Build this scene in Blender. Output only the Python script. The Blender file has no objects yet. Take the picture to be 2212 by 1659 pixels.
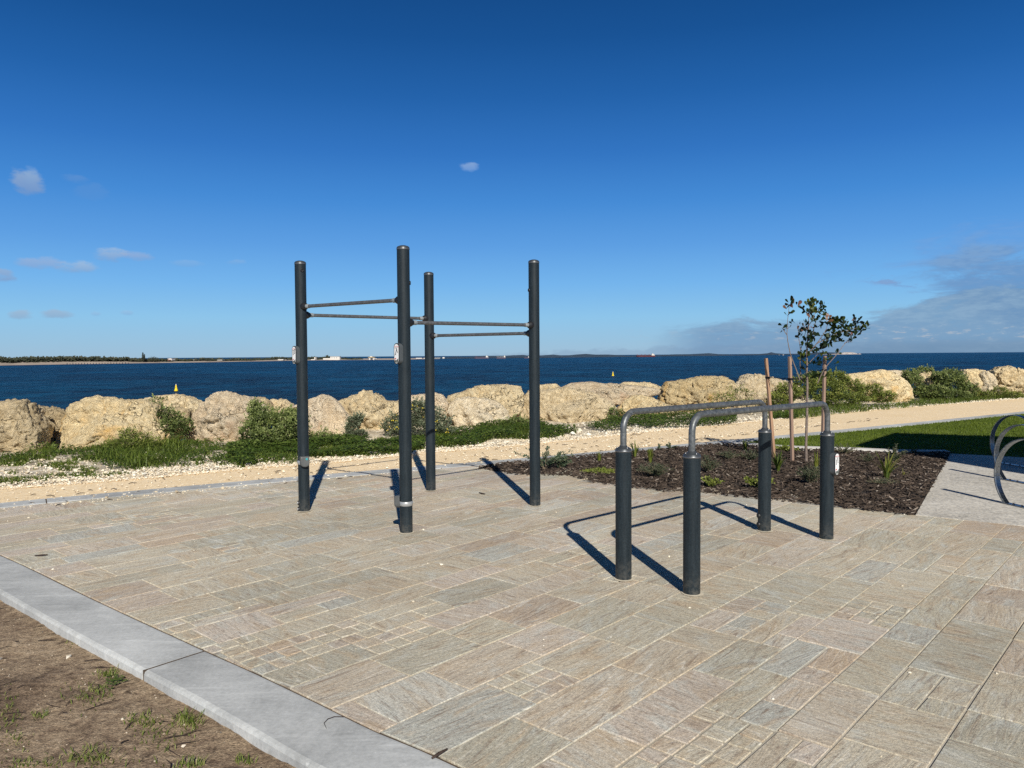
import bpy, math, random
import numpy as np
from mathutils import Vector, Matrix, noise
random.seed(7); rng=np.random.default_rng(11)
S=bpy.context.scene; COL=S.collection
R=math.radians
# ------------------------------------------------------------------ camera model (reference frame 2212 x 1659)
F=1661.;CX=1106.;CY=829.5;H=1.5
PITCH=math.atan(61.5/F); ROLL=0.0067
_c,_s=math.cos(ROLL),math.sin(ROLL); _cp,_sp=math.cos(PITCH),math.sin(PITCH)
def ray(u,v):
    x=(u-CX)/F; y=-(v-CY)/F
    X=x*_c+y*_s; Y=-x*_s+y*_c
    return Vector((X,_cp+Y*_sp,-_sp+Y*_cp))
def gnd(u,v,z=0.):
    r=ray(u,v); t=(z-H)/r.z
    return Vector((r.x*t,r.y*t,z))
def at(u,v,Y):
    r=ray(u,v); t=Y/r.y
    return Vector((r.x*t,Y,H+r.z*t))
cam=bpy.data.cameras.new('camera'); co=bpy.data.objects.new('camera',cam); COL.objects.link(co)
cam.sensor_width=36; cam.lens=36*F/2212; cam.clip_start=.05; cam.clip_end=90000
rx=Vector((_c,_s*_sp*1,0)); 
right=Vector((_c,-_s*_sp,-_s*_cp)); up=Vector((_s,_c*_sp,_c*_cp)); fwd=Vector((0,_cp,-_sp))
m=Matrix.Identity(4)
for i in range(3):
    m[i][0]=right[i]; m[i][1]=up[i]; m[i][2]=-fwd[i]
m[2][3]=H
co.matrix_world=m; S.camera=co
S.render.resolution_x=1024; S.render.resolution_y=768
S.view_settings.view_transform='Standard'; S.view_settings.look='None'; S.view_settings.exposure=0
try:
    S.cycles.max_bounces=6; S.cycles.use_denoising=False; S.cycles.sample_clamp_indirect=4.
except Exception: pass
# ------------------------------------------------------------------ node helpers
def lin(h):
    h=h.lstrip('#'); o=[]
    for i in (0,2,4):
        c=int(h[i:i+2],16)/255; o.append(c/12.92 if c<=.04045 else ((c+.055)/1.055)**2.4)
    return tuple(o)+(1,)
class NT:
    def __init__(s,tree): s.t=tree; s.n=tree.nodes; s.l=tree.links
    def add(s,ty,ins=None,**kw):
        nd=s.n.new(ty)
        for k,v in kw.items(): setattr(nd,k,v)
        if ins:
            for k,v in ins.items(): s.put(nd.inputs[k],v)
        return nd
    def put(s,sock,v):
        if isinstance(v,bpy.types.NodeSocket): s.l.new(v,sock)
        elif isinstance(v,bpy.types.Node): s.l.new(v.outputs[0],sock)
        else: sock.default_value=v
    def math(s,op,a,b=0.,c=None,clamp=False):
        nd=s.n.new('ShaderNodeMath'); nd.operation=op; nd.use_clamp=clamp
        s.put(nd.inputs[0],a); s.put(nd.inputs[1],b)
        if c is not None: s.put(nd.inputs[2],c)
        return nd.outputs[0]
    def mix(s,f,a,b,bt='MIX'):
        nd=s.n.new('ShaderNodeMix'); nd.data_type='RGBA'; nd.blend_type=bt
        s.put(nd.inputs[0],f); s.put(nd.inputs[6],a); s.put(nd.inputs[7],b)
        return nd.outputs[2]
    def ramp(s,f,stops,interp='LINEAR'):
        nd=s.n.new('ShaderNodeValToRGB'); s.put(nd.inputs[0],f); cr=nd.color_ramp; cr.interpolation=interp
        while len(cr.elements)<len(stops): cr.elements.new(.5)
        for e,(p,c) in zip(cr.elements,stops):
            e.position=p; e.color=c if not isinstance(c,(int,float)) else (c,c,c,1)
        return nd.outputs[0]
    def noise(s,vec,scale,detail=4,rough=.55,dist=0.):
        nd=s.n.new('ShaderNodeTexNoise')
        if vec is not None: s.put(nd.inputs['Vector'],vec)
        nd.inputs['Scale'].default_value=scale; nd.inputs['Detail'].default_value=detail
        nd.inputs['Roughness'].default_value=rough; nd.inputs['Distortion'].default_value=dist
        return nd.outputs[0]
    def maprange(s,v,a,b,c=0.,d=1.,smooth=False):
        nd=s.n.new('ShaderNodeMapRange'); nd.interpolation_type='SMOOTHSTEP' if smooth else 'LINEAR'
        for k,x in zip(range(5),(v,a,b,c,d)): s.put(nd.inputs[k],x)
        return nd.outputs[0]
    def mapping(s,vec,scale=(1,1,1),rot=(0,0,0)):
        nd=s.n.new('ShaderNodeMapping'); s.put(nd.inputs[0],vec)
        nd.inputs['Scale'].default_value=scale; nd.inputs['Rotation'].default_value=rot
        return nd.outputs[0]
def material(name):
    m=bpy.data.materials.new(name); m.use_nodes=True; nt=NT(m.node_tree)
    b=m.node_tree.nodes['Principled BSDF']
    return m,nt,b
def bump(nt,b,h,strength=.5,dist=.01):
    nd=nt.add('ShaderNodeBump',{'Height':h,'Strength':strength,'Distance':dist}); nt.put(b.inputs['Normal'],nd.outputs[0])
def objco(nt): return nt.add('ShaderNodeTexCoord').outputs['Object']
def geoco(nt): return nt.add('ShaderNodeNewGeometry').outputs['Position']
def attr(nt,name,out=2): return nt.add('ShaderNodeAttribute',attribute_name=name).outputs[out]
def simple(name,col,rough=.5,metal=0.,var=.15,scale=30,bs=0.,bd=.002,spec=.5):
    m,nt,b=material(name); c=lin(col) if isinstance(col,str) else tuple(col)+(1,)
    n=nt.noise(objco(nt),scale,4)
    d=tuple(x*(1-var) for x in c[:3])+(1,); e=tuple(min(1,x*(1+var)) for x in c[:3])+(1,)
    nt.put(b.inputs['Base Color'],nt.ramp(n,[(.3,d),(.7,e)]))
    b.inputs['Roughness'].default_value=rough; b.inputs['Metallic'].default_value=metal
    b.inputs['Specular IOR Level'].default_value=spec
    if bs: bump(nt,b,nt.noise(objco(nt),scale*3,3),bs,bd)
    return m
M={}
# post paint: anthracite powder coat with fine leathery texture, slight vertical streaks
m,nt,b=material('post_paint'); oc=objco(nt)
st=nt.noise(nt.mapping(oc,(60,60,6)),1.,4); fine=nt.noise(oc,420,2)
nt.put(b.inputs['Base Color'],nt.ramp(st,[(.3,(.0095,.016,.021,1)),(.7,(.019,.028,.034,1))]))
mot=nt.noise(oc,95,4,.75); zc_=nt.add('ShaderNodeSeparateXYZ',{0:geoco(nt)}).outputs[2]
pc=nt.mix(1.,nt.n['Color Ramp'].outputs[0],nt.ramp(mot,[(.35,.72),(.65,1.32)]),'MULTIPLY')
pc=nt.mix(nt.math('MULTIPLY',nt.maprange(zc_,.0,.16,.5,0),nt.maprange(nt.noise(oc,30,4,.7),.4,.65)),pc,(.14,.13,.11,1))
nt.put(b.inputs['Base Color'],pc)
b.inputs['Roughness'].default_value=.52; b.inputs['Specular IOR Level'].default_value=.28
bump(nt,b,fine,.35,.0008); M['paint']=m
def galv(name,c1,c2,rough,metal):
    m,nt,b=material(name); oc=objco(nt)
    v=nt.add('ShaderNodeTexVoronoi',{'Vector':oc,'Scale':55.}); n=nt.noise(oc,14,4)
    f=nt.math('ADD',nt.math('MULTIPLY',v.outputs['Color'],.5),nt.math('MULTIPLY',n,.5))
    nt.put(b.inputs['Base Color'],nt.ramp(f,[(.25,c1),(.75,c2)]))
    b.inputs['Roughness'].default_value=rough; b.inputs['Metallic'].default_value=metal
    return m
M['galv']=galv('galvanised_steel',(.085,.095,.098,1),(.20,.212,.216,1),.45,.5)
M['galvdull']=galv('galvanised_bar',(.09,.095,.10,1),(.18,.185,.19,1),.5,.4)
M['cap']=simple('cap_grey',(.07,.078,.085),.4,.4,.1)
M['rim']=simple('rim_metal',(.22,.225,.23),.4,.8,.08)
M['black']=simple('black_plastic',(.012,.013,.015),.5,0,.2)
M['sleeve']=simple('sleeve_grey',(.30,.33,.34),.5,.2,.1)
M['silver']=simple('silver_strap',(.40,.41,.41),.42,.35,.08,20)
M['grey']=simple('grey_plastic',(.10,.105,.105),.5,0,.12)
M['plate']=simple('plate_white',(.80,.80,.79),.4,0,.03)
M['plate_grey']=simple('plate_housing',(.075,.085,.09),.5,0,.08)
M['red']=simple('print_red',(.55,.03,.03),.5,0,.05)
M['print']=simple('print_dark',(.06,.06,.065),.5,0,.2)
M['photo']=simple('print_photo',(.12,.13,.12),.5,0,.9,60)
M['teal']=simple('teal_mark',(.02,.45,.5),.4,0,.05)
M['hoop']=galv('hoop_steel',(.16,.175,.185,1),(.34,.36,.37,1),.33,.75)
M['strap']=simple('tie_black',(.01,.01,.011),.7)
M['buoy']=simple('buoy_yellow',(.85,.62,.01),.45,0,.06,3)
M['twig']=simple('twig_brown',(.045,.028,.02),.8,0,.4,60)
M['grouting']=simple('pale_grout',(.62,.55,.42),.9,0,.15,60,.4)
# timber stakes
m,nt,b=material('stake_wood'); oc=objco(nt)
n=nt.noise(nt.mapping(oc,(40,40,2.2)),1.,5,.6,.6)
nt.put(b.inputs['Base Color'],nt.ramp(n,[(.3,(.21,.125,.085,1)),(.55,(.33,.22,.16,1)),(.75,(.42,.30,.23,1))])); b.inputs['Roughness'].default_value=.8
bump(nt,b,n,.4,.003); M['wood']=m
m,nt,b=material('stake_wood_red'); oc=objco(nt)
n=nt.noise(nt.mapping(oc,(40,40,2.2)),1.,5,.6,.6)
nt.put(b.inputs['Base Color'],nt.ramp(n,[(.3,(.30,.16,.09,1)),(.7,(.50,.32,.20,1))])); b.inputs['Roughness'].default_value=.8
M['wood2']=m
# concrete
def concrete(name,lo,hi,sp=0.,bs=.25):
    m,nt,b=material(name); g=geoco(nt)
    a=nt.noise(g,2.2,6,.6); c=nt.noise(g,55,4,.7)
    f=nt.math('ADD',nt.math('MULTIPLY',a,.55),nt.math('MULTIPLY',c,.45))
    col=nt.ramp(f,[(.36,lo),(.64,hi)])
    st=nt.noise(nt.mapping(g,(1.2,9,3),(0,0,R(-40))),1.6,5,.65)
    col=nt.mix(nt.maprange(st,.52,.72,0,.45),col,tuple(min(1,x*1.35) for x in hi[:3])+(1,))
    blo=nt.noise(g,.8,6,.7,.8)
    col=nt.mix(1.,col,nt.ramp(blo,[(.34,.70),(.5,1.),(.66,1.18)]),'MULTIPLY')
    sp_=nt.noise(g,16,5,.8)
    col=nt.mix(nt.maprange(sp_,.60,.72,0,.5),col,tuple(min(1,x*1.45) for x in hi[:3])+(1,))
    if sp:
        v=nt.add('ShaderNodeTexVoronoi',{'Vector':g,'Scale':48.})
        col=nt.mix(sp,col,nt.ramp(v.outputs['Color'],[(.1,(.13,.12,.10,1)),(.5,(.42,.38,.31,1)),(.9,(.72,.66,.54,1))]))
    nt.put(b.inputs['Base Color'],col); b.inputs['Roughness'].default_value=.85; b.inputs['Specular IOR Level'].default_value=.25
    bump(nt,b,f,bs,.004); return m
M['kerb']=concrete('kerb_concrete',(.37,.38,.375,1),(.57,.58,.565,1))
M['kerbpale']=concrete('edging_concrete',(.58,.55,.50,1),(.76,.73,.66,1))
M['pad']=concrete('pad_aggregate',(.58,.55,.49,1),(.82,.78,.70,1),.5)
# pavers
m,nt,b=material('stone_pavers'); g=geoco(nt)
tone=attr(nt,'tone'); rnd=attr(nt,'rnd',1)
sc=nt.add('ShaderNodeVectorMath',operation='SCALE'); nt.put(sc.inputs[0],rnd); sc.inputs['Scale'].default_value=30.
off=nt.add('ShaderNodeVectorMath',operation='ADD'); nt.put(off.inputs[0],g); nt.put(off.inputs[1],sc.outputs[0])
p=off.outputs[0]
rs=nt.add('ShaderNodeSeparateXYZ',{0:rnd})
ang=nt.math('ADD',nt.math('MULTIPLY',nt.math('GREATER_THAN',rs.outputs[0],.62),R(88)),nt.math('MULTIPLY',rs.outputs[1],R(24)))
vr=nt.add('ShaderNodeVectorRotate',rotation_type='Z_AXIS'); nt.put(vr.inputs['Vector'],p); nt.put(vr.inputs['Angle'],nt.math('SUBTRACT',nt.math('MULTIPLY',ang,-1.),R(36)))
pr=vr.outputs[0]
swirl=nt.noise(nt.mapping(pr,(1.2,2.8,1)),1.5,6,.66,2.0)
vein=nt.noise(nt.mapping(pr,(1.4,10,4)),1.9,8,.74,2.2)
vein2=nt.noise(nt.mapping(pr,(2.6,24,4)),1.8,5,.7,1.4)
grain=nt.noise(g,140,3,.8)
speck=nt.noise(g,55,3,.8)
base=nt.ramp(tone,[(0,(.40,.37,.285,1)),(.15,(.44,.40,.30,1)),(.35,(.48,.43,.325,1)),(.5,(.46,.395,.29,1)),(.62,(.51,.445,.365,1)),(.74,(.40,.33,.25,1)),(.85,(.47,.375,.27,1)),(.94,(.52,.49,.41,1)),(1,(.41,.40,.34,1))])
warm=nt.mix(nt.maprange(swirl,.51,.66,0,.62),base,(.46,.345,.215,1))
cool=nt.mix(nt.maprange(swirl,.47,.34,0,.65),warm,(.47,.475,.42,1))
col=nt.mix(nt.maprange(vein,.53,.67,0,.78),cool,(.215,.15,.105,1))
col=nt.mix(nt.maprange(vein,.45,.32,0,.8),col,(.66,.62,.53,1))
col=nt.mix(nt.maprange(vein2,.56,.66,0,.45),col,(.25,.19,.14,1))
gf=nt.math('ADD',nt.math('MULTIPLY',grain,.5),nt.math('MULTIPLY',speck,.5))
col=nt.mix(1.,col,nt.ramp(gf,[(.36,.58),(.5,1.),(.64,1.38)]),'MULTIPLY')
big=nt.noise(g,.45,5,.6)
col=nt.mix(1.,col,nt.ramp(big,[(.3,.86),(.7,1.16)]),'MULTIPLY')
dust=nt.maprange(nt.noise(g,1.1,6,.7,.5),.58,.74,0,.45)
col=nt.mix(dust,col,(.62,.58,.50,1))
hs=nt.add('ShaderNodeHueSaturation',{'Color':col,'Saturation':.97,'Value':1.19})
nt.put(b.inputs['Base Color'],hs.outputs[0]); b.inputs['Roughness'].default_value=.75; b.inputs['Specular IOR Level'].default_value=.3
bump(nt,b,nt.math('ADD',nt.math('MULTIPLY',vein,.8),nt.math('ADD',nt.math('MULTIPLY',gf,.5),nt.math('MULTIPLY',swirl,.6))),.7,.010)
M['paver']=m
m,nt,b=material('joint_mortar'); g=geoco(nt)
nt.put(b.inputs['Base Color'],nt.ramp(nt.noise(g,.8,5,.6),[(.42,(.36,.33,.27,1)),(.68,(.54,.505,.44,1))])); b.inputs['Roughness'].default_value=.95
bump(nt,b,nt.noise(g,120,3),.4,.003); M['mortar']=m
# soil
m,nt,b=material('sandy_soil'); g=geoco(nt)
a=nt.noise(g,1.6,6,.6,.4); d=nt.noise(g,22,5,.7); e=nt.noise(g,120,3,.7)
f=nt.math('ADD',nt.math('MULTIPLY',a,.5),nt.math('MULTIPLY',d,.5))
col=nt.ramp(f,[(.34,(.10,.068,.044,1)),(.45,(.24,.172,.115,1)),(.56,(.41,.31,.205,1)),(.69,(.54,.43,.305,1))])
col=nt.mix(1.,col,nt.ramp(e,[(.34,.5),(.66,1.5)]),'MULTIPLY')
lit=nt.noise(nt.mapping(g,(1,2.2,1),(0,0,R(-30))),6.5,7,.8,1.2)
col=nt.mix(nt.maprange(lit,.54,.64,0,.8),col,(.055,.038,.026,1))
nt.put(b.inputs['Base Color'],col); b.inputs['Roughness'].default_value=.95; b.inputs['Specular IOR Level'].default_value=.15
bump(nt,b,nt.math('ADD',d,nt.math('MULTIPLY',e,.5)),.9,.015); M['soil']=m
# crushed limestone path
m,nt,b=material('limestone_path'); g=geoco(nt)
a=nt.noise(g,.9,5,.6); d=nt.noise(g,38,4,.8)
v=nt.add('ShaderNodeTexVoronoi',{'Vector':g,'Scale':34.})
col=nt.ramp(a,[(.3,(.90,.69,.42,1)),(.7,(.97,.77,.50,1))])
col=nt.mix(.32,col,nt.ramp(v.outputs['Color'],[(.1,(.55,.40,.23,1)),(.5,(.90,.71,.45,1)),(.92,(1.,.92,.74,1))]))
col=nt.mix(1.,col,nt.ramp(d,[(.3,.84),(.7,1.16)]),'MULTIPLY')
nt.put(b.inputs['Base Color'],col); b.inputs['Roughness'].default_value=.95; b.inputs['Specular IOR Level'].default_value=.1
bump(nt,b,d,.4,.008); M['path']=m
m,nt,b=material('verge_rubble'); g=geoco(nt)
a=nt.noise(g,2.2,5,.65); v=nt.add('ShaderNodeTexVoronoi',{'Vector':g,'Scale':22.})
col=nt.ramp(v.outputs['Color'],[(.1,(.40,.31,.20,1)),(.45,(.68,.58,.42,1)),(.9,(.84,.78,.65,1))])
col=nt.mix(nt.maprange(a,.5,.66,0,.75),col,(.10,.085,.05,1))
nt.put(b.inputs['Base Color'],col); b.inputs['Roughness'].default_value=.95
bump(nt,b,v.outputs['Distance'],.8,.03); M['verge']=m
# boulders
def rockmat(name,lo,mid,hi,stain=None,stamt=.6):
    m,nt,b=material(name); oc=objco(nt)
    a=nt.noise(oc,1.7,6,.65,.5); d=nt.noise(oc,8,7,.78,1.4); e=nt.noise(oc,30,4,.8)
    f=nt.math('ADD',nt.math('MULTIPLY',a,.35),nt.math('MULTIPLY',d,.65))
    col=nt.ramp(f,[(.36,lo),(.45,mid),(.58,hi)])
    if stain:
        s_=nt.noise(oc,1.1,4,.6,1.)
        col=nt.mix(nt.maprange(s_,.54,.70,0,stamt),col,stain)
    v=nt.add('ShaderNodeTexVoronoi',{'Vector':nt.mapping(oc,(1,1,1.5)),'Scale':13.})
    pit=nt.maprange(v.outputs['Distance'],.0,.22,1.,0.,True)
    pm=nt.math('MULTIPLY',pit,nt.maprange(nt.noise(oc,3.1,3),.46,.58,0,.85))
    col=nt.mix(pm,col,(.14,.095,.05,1))
    ck=nt.add('ShaderNodeTexVoronoi',{'Vector':nt.add('ShaderNodeVectorMath',{0:oc,1:nt.add('ShaderNodeTexNoise',{'Vector':oc,'Scale':4.}).outputs['Color']},operation='ADD').outputs[0],'Scale':2.1},feature='DISTANCE_TO_EDGE')
    crack=nt.math('MULTIPLY',nt.maprange(ck.outputs['Distance'],.0,.028,1.,0.,True),nt.maprange(nt.noise(oc,1.9,3),.50,.60,0,.8))
    col=nt.mix(crack,col,(.10,.07,.04,1))
    col=nt.mix(1.,col,nt.ramp(e,[(.3,.85),(.6,1.15)]),'MULTIPLY')
    rn=nt.add('ShaderNodeObjectInfo').outputs['Random']; vv=nt.maprange(rn,0,1,.80,1.10)
    col=nt.mix(1.,col,nt.add('ShaderNodeCombineColor',{0:vv,1:nt.math('POWER',vv,1.08),2:nt.math('POWER',vv,1.25)}).outputs[0],'MULTIPLY')
    nt.put(b.inputs['Base Color'],col); b.inputs['Roughness'].default_value=.92; b.inputs['Specular IOR Level'].default_value=.15
    h=nt.math('SUBTRACT',nt.math('ADD',nt.math('MULTIPLY',d,1.1),nt.math('MULTIPLY',e,.2)),nt.math('ADD',nt.math('MULTIPLY',pm,.5),nt.math('MULTIPLY',crack,.7)))
    bump(nt,b,h,1.,.10); return m
M['rock']=rockmat('limestone_cream',(.48,.355,.195,1),(.80,.63,.375,1),(.91,.765,.50,1))
M['rockgold']=rockmat('limestone_golden',(.50,.36,.18,1),(.81,.635,.36,1),(.91,.755,.475,1),(.76,.43,.10,1),.85)
M['rockpink']=rockmat('limestone_pinkish',(.56,.43,.29,1),(.83,.67,.46,1),(.91,.78,.58,1),(.72,.45,.28,1),.6)
M['rockpale']=rockmat('limestone_pale',(.56,.44,.28,1),(.83,.68,.45,1),(.92,.80,.59,1))
M['rockgrey']=rockmat('limestone_weathered',(.36,.275,.16,1),(.67,.53,.32,1),(.82,.68,.45,1))
# foliage
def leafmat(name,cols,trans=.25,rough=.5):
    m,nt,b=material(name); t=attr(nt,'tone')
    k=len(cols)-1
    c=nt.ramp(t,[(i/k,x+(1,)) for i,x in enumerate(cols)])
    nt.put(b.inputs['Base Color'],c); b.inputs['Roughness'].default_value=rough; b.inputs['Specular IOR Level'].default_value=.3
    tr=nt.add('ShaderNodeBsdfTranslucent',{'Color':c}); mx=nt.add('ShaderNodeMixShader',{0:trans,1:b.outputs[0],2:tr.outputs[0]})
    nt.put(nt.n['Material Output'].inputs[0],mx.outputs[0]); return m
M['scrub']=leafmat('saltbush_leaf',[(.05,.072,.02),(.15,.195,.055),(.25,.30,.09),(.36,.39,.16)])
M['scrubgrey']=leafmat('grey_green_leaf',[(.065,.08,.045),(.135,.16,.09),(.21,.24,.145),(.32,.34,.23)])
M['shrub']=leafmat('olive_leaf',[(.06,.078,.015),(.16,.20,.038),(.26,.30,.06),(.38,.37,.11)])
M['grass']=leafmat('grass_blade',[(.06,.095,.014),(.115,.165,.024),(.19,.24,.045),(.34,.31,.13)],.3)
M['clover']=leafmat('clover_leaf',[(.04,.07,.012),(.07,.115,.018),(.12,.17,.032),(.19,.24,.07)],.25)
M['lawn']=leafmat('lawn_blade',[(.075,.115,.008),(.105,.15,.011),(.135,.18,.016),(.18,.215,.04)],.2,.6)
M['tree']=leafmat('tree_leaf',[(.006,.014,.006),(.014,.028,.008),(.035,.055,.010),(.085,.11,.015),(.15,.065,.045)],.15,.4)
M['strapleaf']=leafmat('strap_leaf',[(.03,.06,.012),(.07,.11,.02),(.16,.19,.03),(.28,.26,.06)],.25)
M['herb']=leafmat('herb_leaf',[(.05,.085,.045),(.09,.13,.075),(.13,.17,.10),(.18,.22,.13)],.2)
M['wispy']=leafmat('wispy_leaf',[(.04,.06,.03),(.07,.095,.05),(.11,.12,.07),(.15,.12,.09)],.2)
M['bark']=simple('bark_grey',(.20,.155,.125),.85,0,.3,40,.4,.004)
M['stem']=simple('dry_stem',(.22,.17,.11),.85,0,.3,40)
M['flower']=simple('yellow_flower',(.7,.55,.03),.6,0,.1)
M['chip']=leafmat('bark_chip',[(.032,.023,.017),(.08,.058,.043),(.14,.105,.08),(.24,.195,.155),(.42,.36,.30)],0.,.9)
m,nt,b=material('mulch_base'); g=geoco(nt)
nt.put(b.inputs['Base Color'],nt.ramp(nt.noise(g,35,5,.7),[(.35,(.012,.009,.007,1)),(.65,(.07,.05,.038,1))])); b.inputs['Roughness'].default_value=.95
bump(nt,b,nt.noise(g,50,4),1.,.03); M['mulch']=m
m,nt,b=material('lawn_base'); g=geoco(nt)
f=nt.math('ADD',nt.math('MULTIPLY',nt.noise(g,1.3,4),.5),nt.math('MULTIPLY',nt.noise(g,45,4,.7),.5))
nt.put(b.inputs['Base Color'],nt.ramp(f,[(.35,(.065,.10,.007,1)),(.65,(.14,.185,.018,1))])); b.inputs['Roughness'].default_value=.9
bump(nt,b,nt.noise(g,80,3),.8,.02); M['lawnbase']=m
M['stone']=leafmat('white_stone',[(.50,.40,.27),(.74,.63,.45),(.84,.76,.60),(.90,.85,.73)],0.,.9)
M['pebble']=leafmat('soil_pebble',[(.10,.11,.12),(.35,.28,.2),(.62,.52,.40),(.72,.66,.55)],0.,.8)
# sea
m,nt,b=material('sea_water'); g=geoco(nt)
w1=nt.noise(nt.mapping(g,(.30,.16,1),(0,0,R(-14))),1.,9,.68,.6)
w2=nt.noise(nt.mapping(g,(.045,.030,1),(0,0,R(-12))),1.,10,.74,.4)
w3=nt.noise(nt.mapping(g,(.0012,.014,1),(0,0,R(-6))),1.,4,.6)
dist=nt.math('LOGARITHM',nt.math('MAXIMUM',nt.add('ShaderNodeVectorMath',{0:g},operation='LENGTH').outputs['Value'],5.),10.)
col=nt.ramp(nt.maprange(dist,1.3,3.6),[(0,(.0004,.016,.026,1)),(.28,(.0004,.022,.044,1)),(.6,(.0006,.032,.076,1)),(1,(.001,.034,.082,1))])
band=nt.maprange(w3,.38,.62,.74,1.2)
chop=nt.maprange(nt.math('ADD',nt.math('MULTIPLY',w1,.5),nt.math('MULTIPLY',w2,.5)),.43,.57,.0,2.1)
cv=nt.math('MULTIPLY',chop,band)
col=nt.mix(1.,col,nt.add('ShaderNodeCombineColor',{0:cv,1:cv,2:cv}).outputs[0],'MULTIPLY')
nt.put(b.inputs['Base Color'],col); b.inputs['Roughness'].default_value=.4; b.inputs['Specular IOR Level'].default_value=.09
bump(nt,b,nt.math('ADD',nt.math('MULTIPLY',w2,1.2),nt.math('MULTIPLY',w1,.5)),.9,1.6); M['sea']=m
# far things; the hazy ones carry aerial haze in their base colour
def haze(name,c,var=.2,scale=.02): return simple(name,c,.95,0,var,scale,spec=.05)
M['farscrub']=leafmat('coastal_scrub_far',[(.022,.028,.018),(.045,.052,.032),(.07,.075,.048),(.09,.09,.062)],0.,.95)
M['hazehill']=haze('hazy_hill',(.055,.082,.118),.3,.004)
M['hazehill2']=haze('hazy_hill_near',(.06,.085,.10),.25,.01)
M['sandfar']=haze('far_sand',(.42,.35,.29),.15,.02)
M['farwhite']=haze('far_white',(.68,.64,.58),.05)
M['farroof']=haze('far_roof',(.28,.12,.10),.1)
M['fargrey']=haze('far_grey',(.22,.24,.25),.1)
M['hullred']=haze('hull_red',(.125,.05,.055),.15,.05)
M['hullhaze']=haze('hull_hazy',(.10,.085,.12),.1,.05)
M['deckred']=haze('deck_red',(.26,.11,.10),.1)
M['farpost']=haze('far_post',(.05,.055,.06),.2)
M['cliff']=haze('white_cliff',(.52,.47,.43),.25,.02)
M['faryellow']=haze('far_yellow',(.52,.38,.16),.1)
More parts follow.
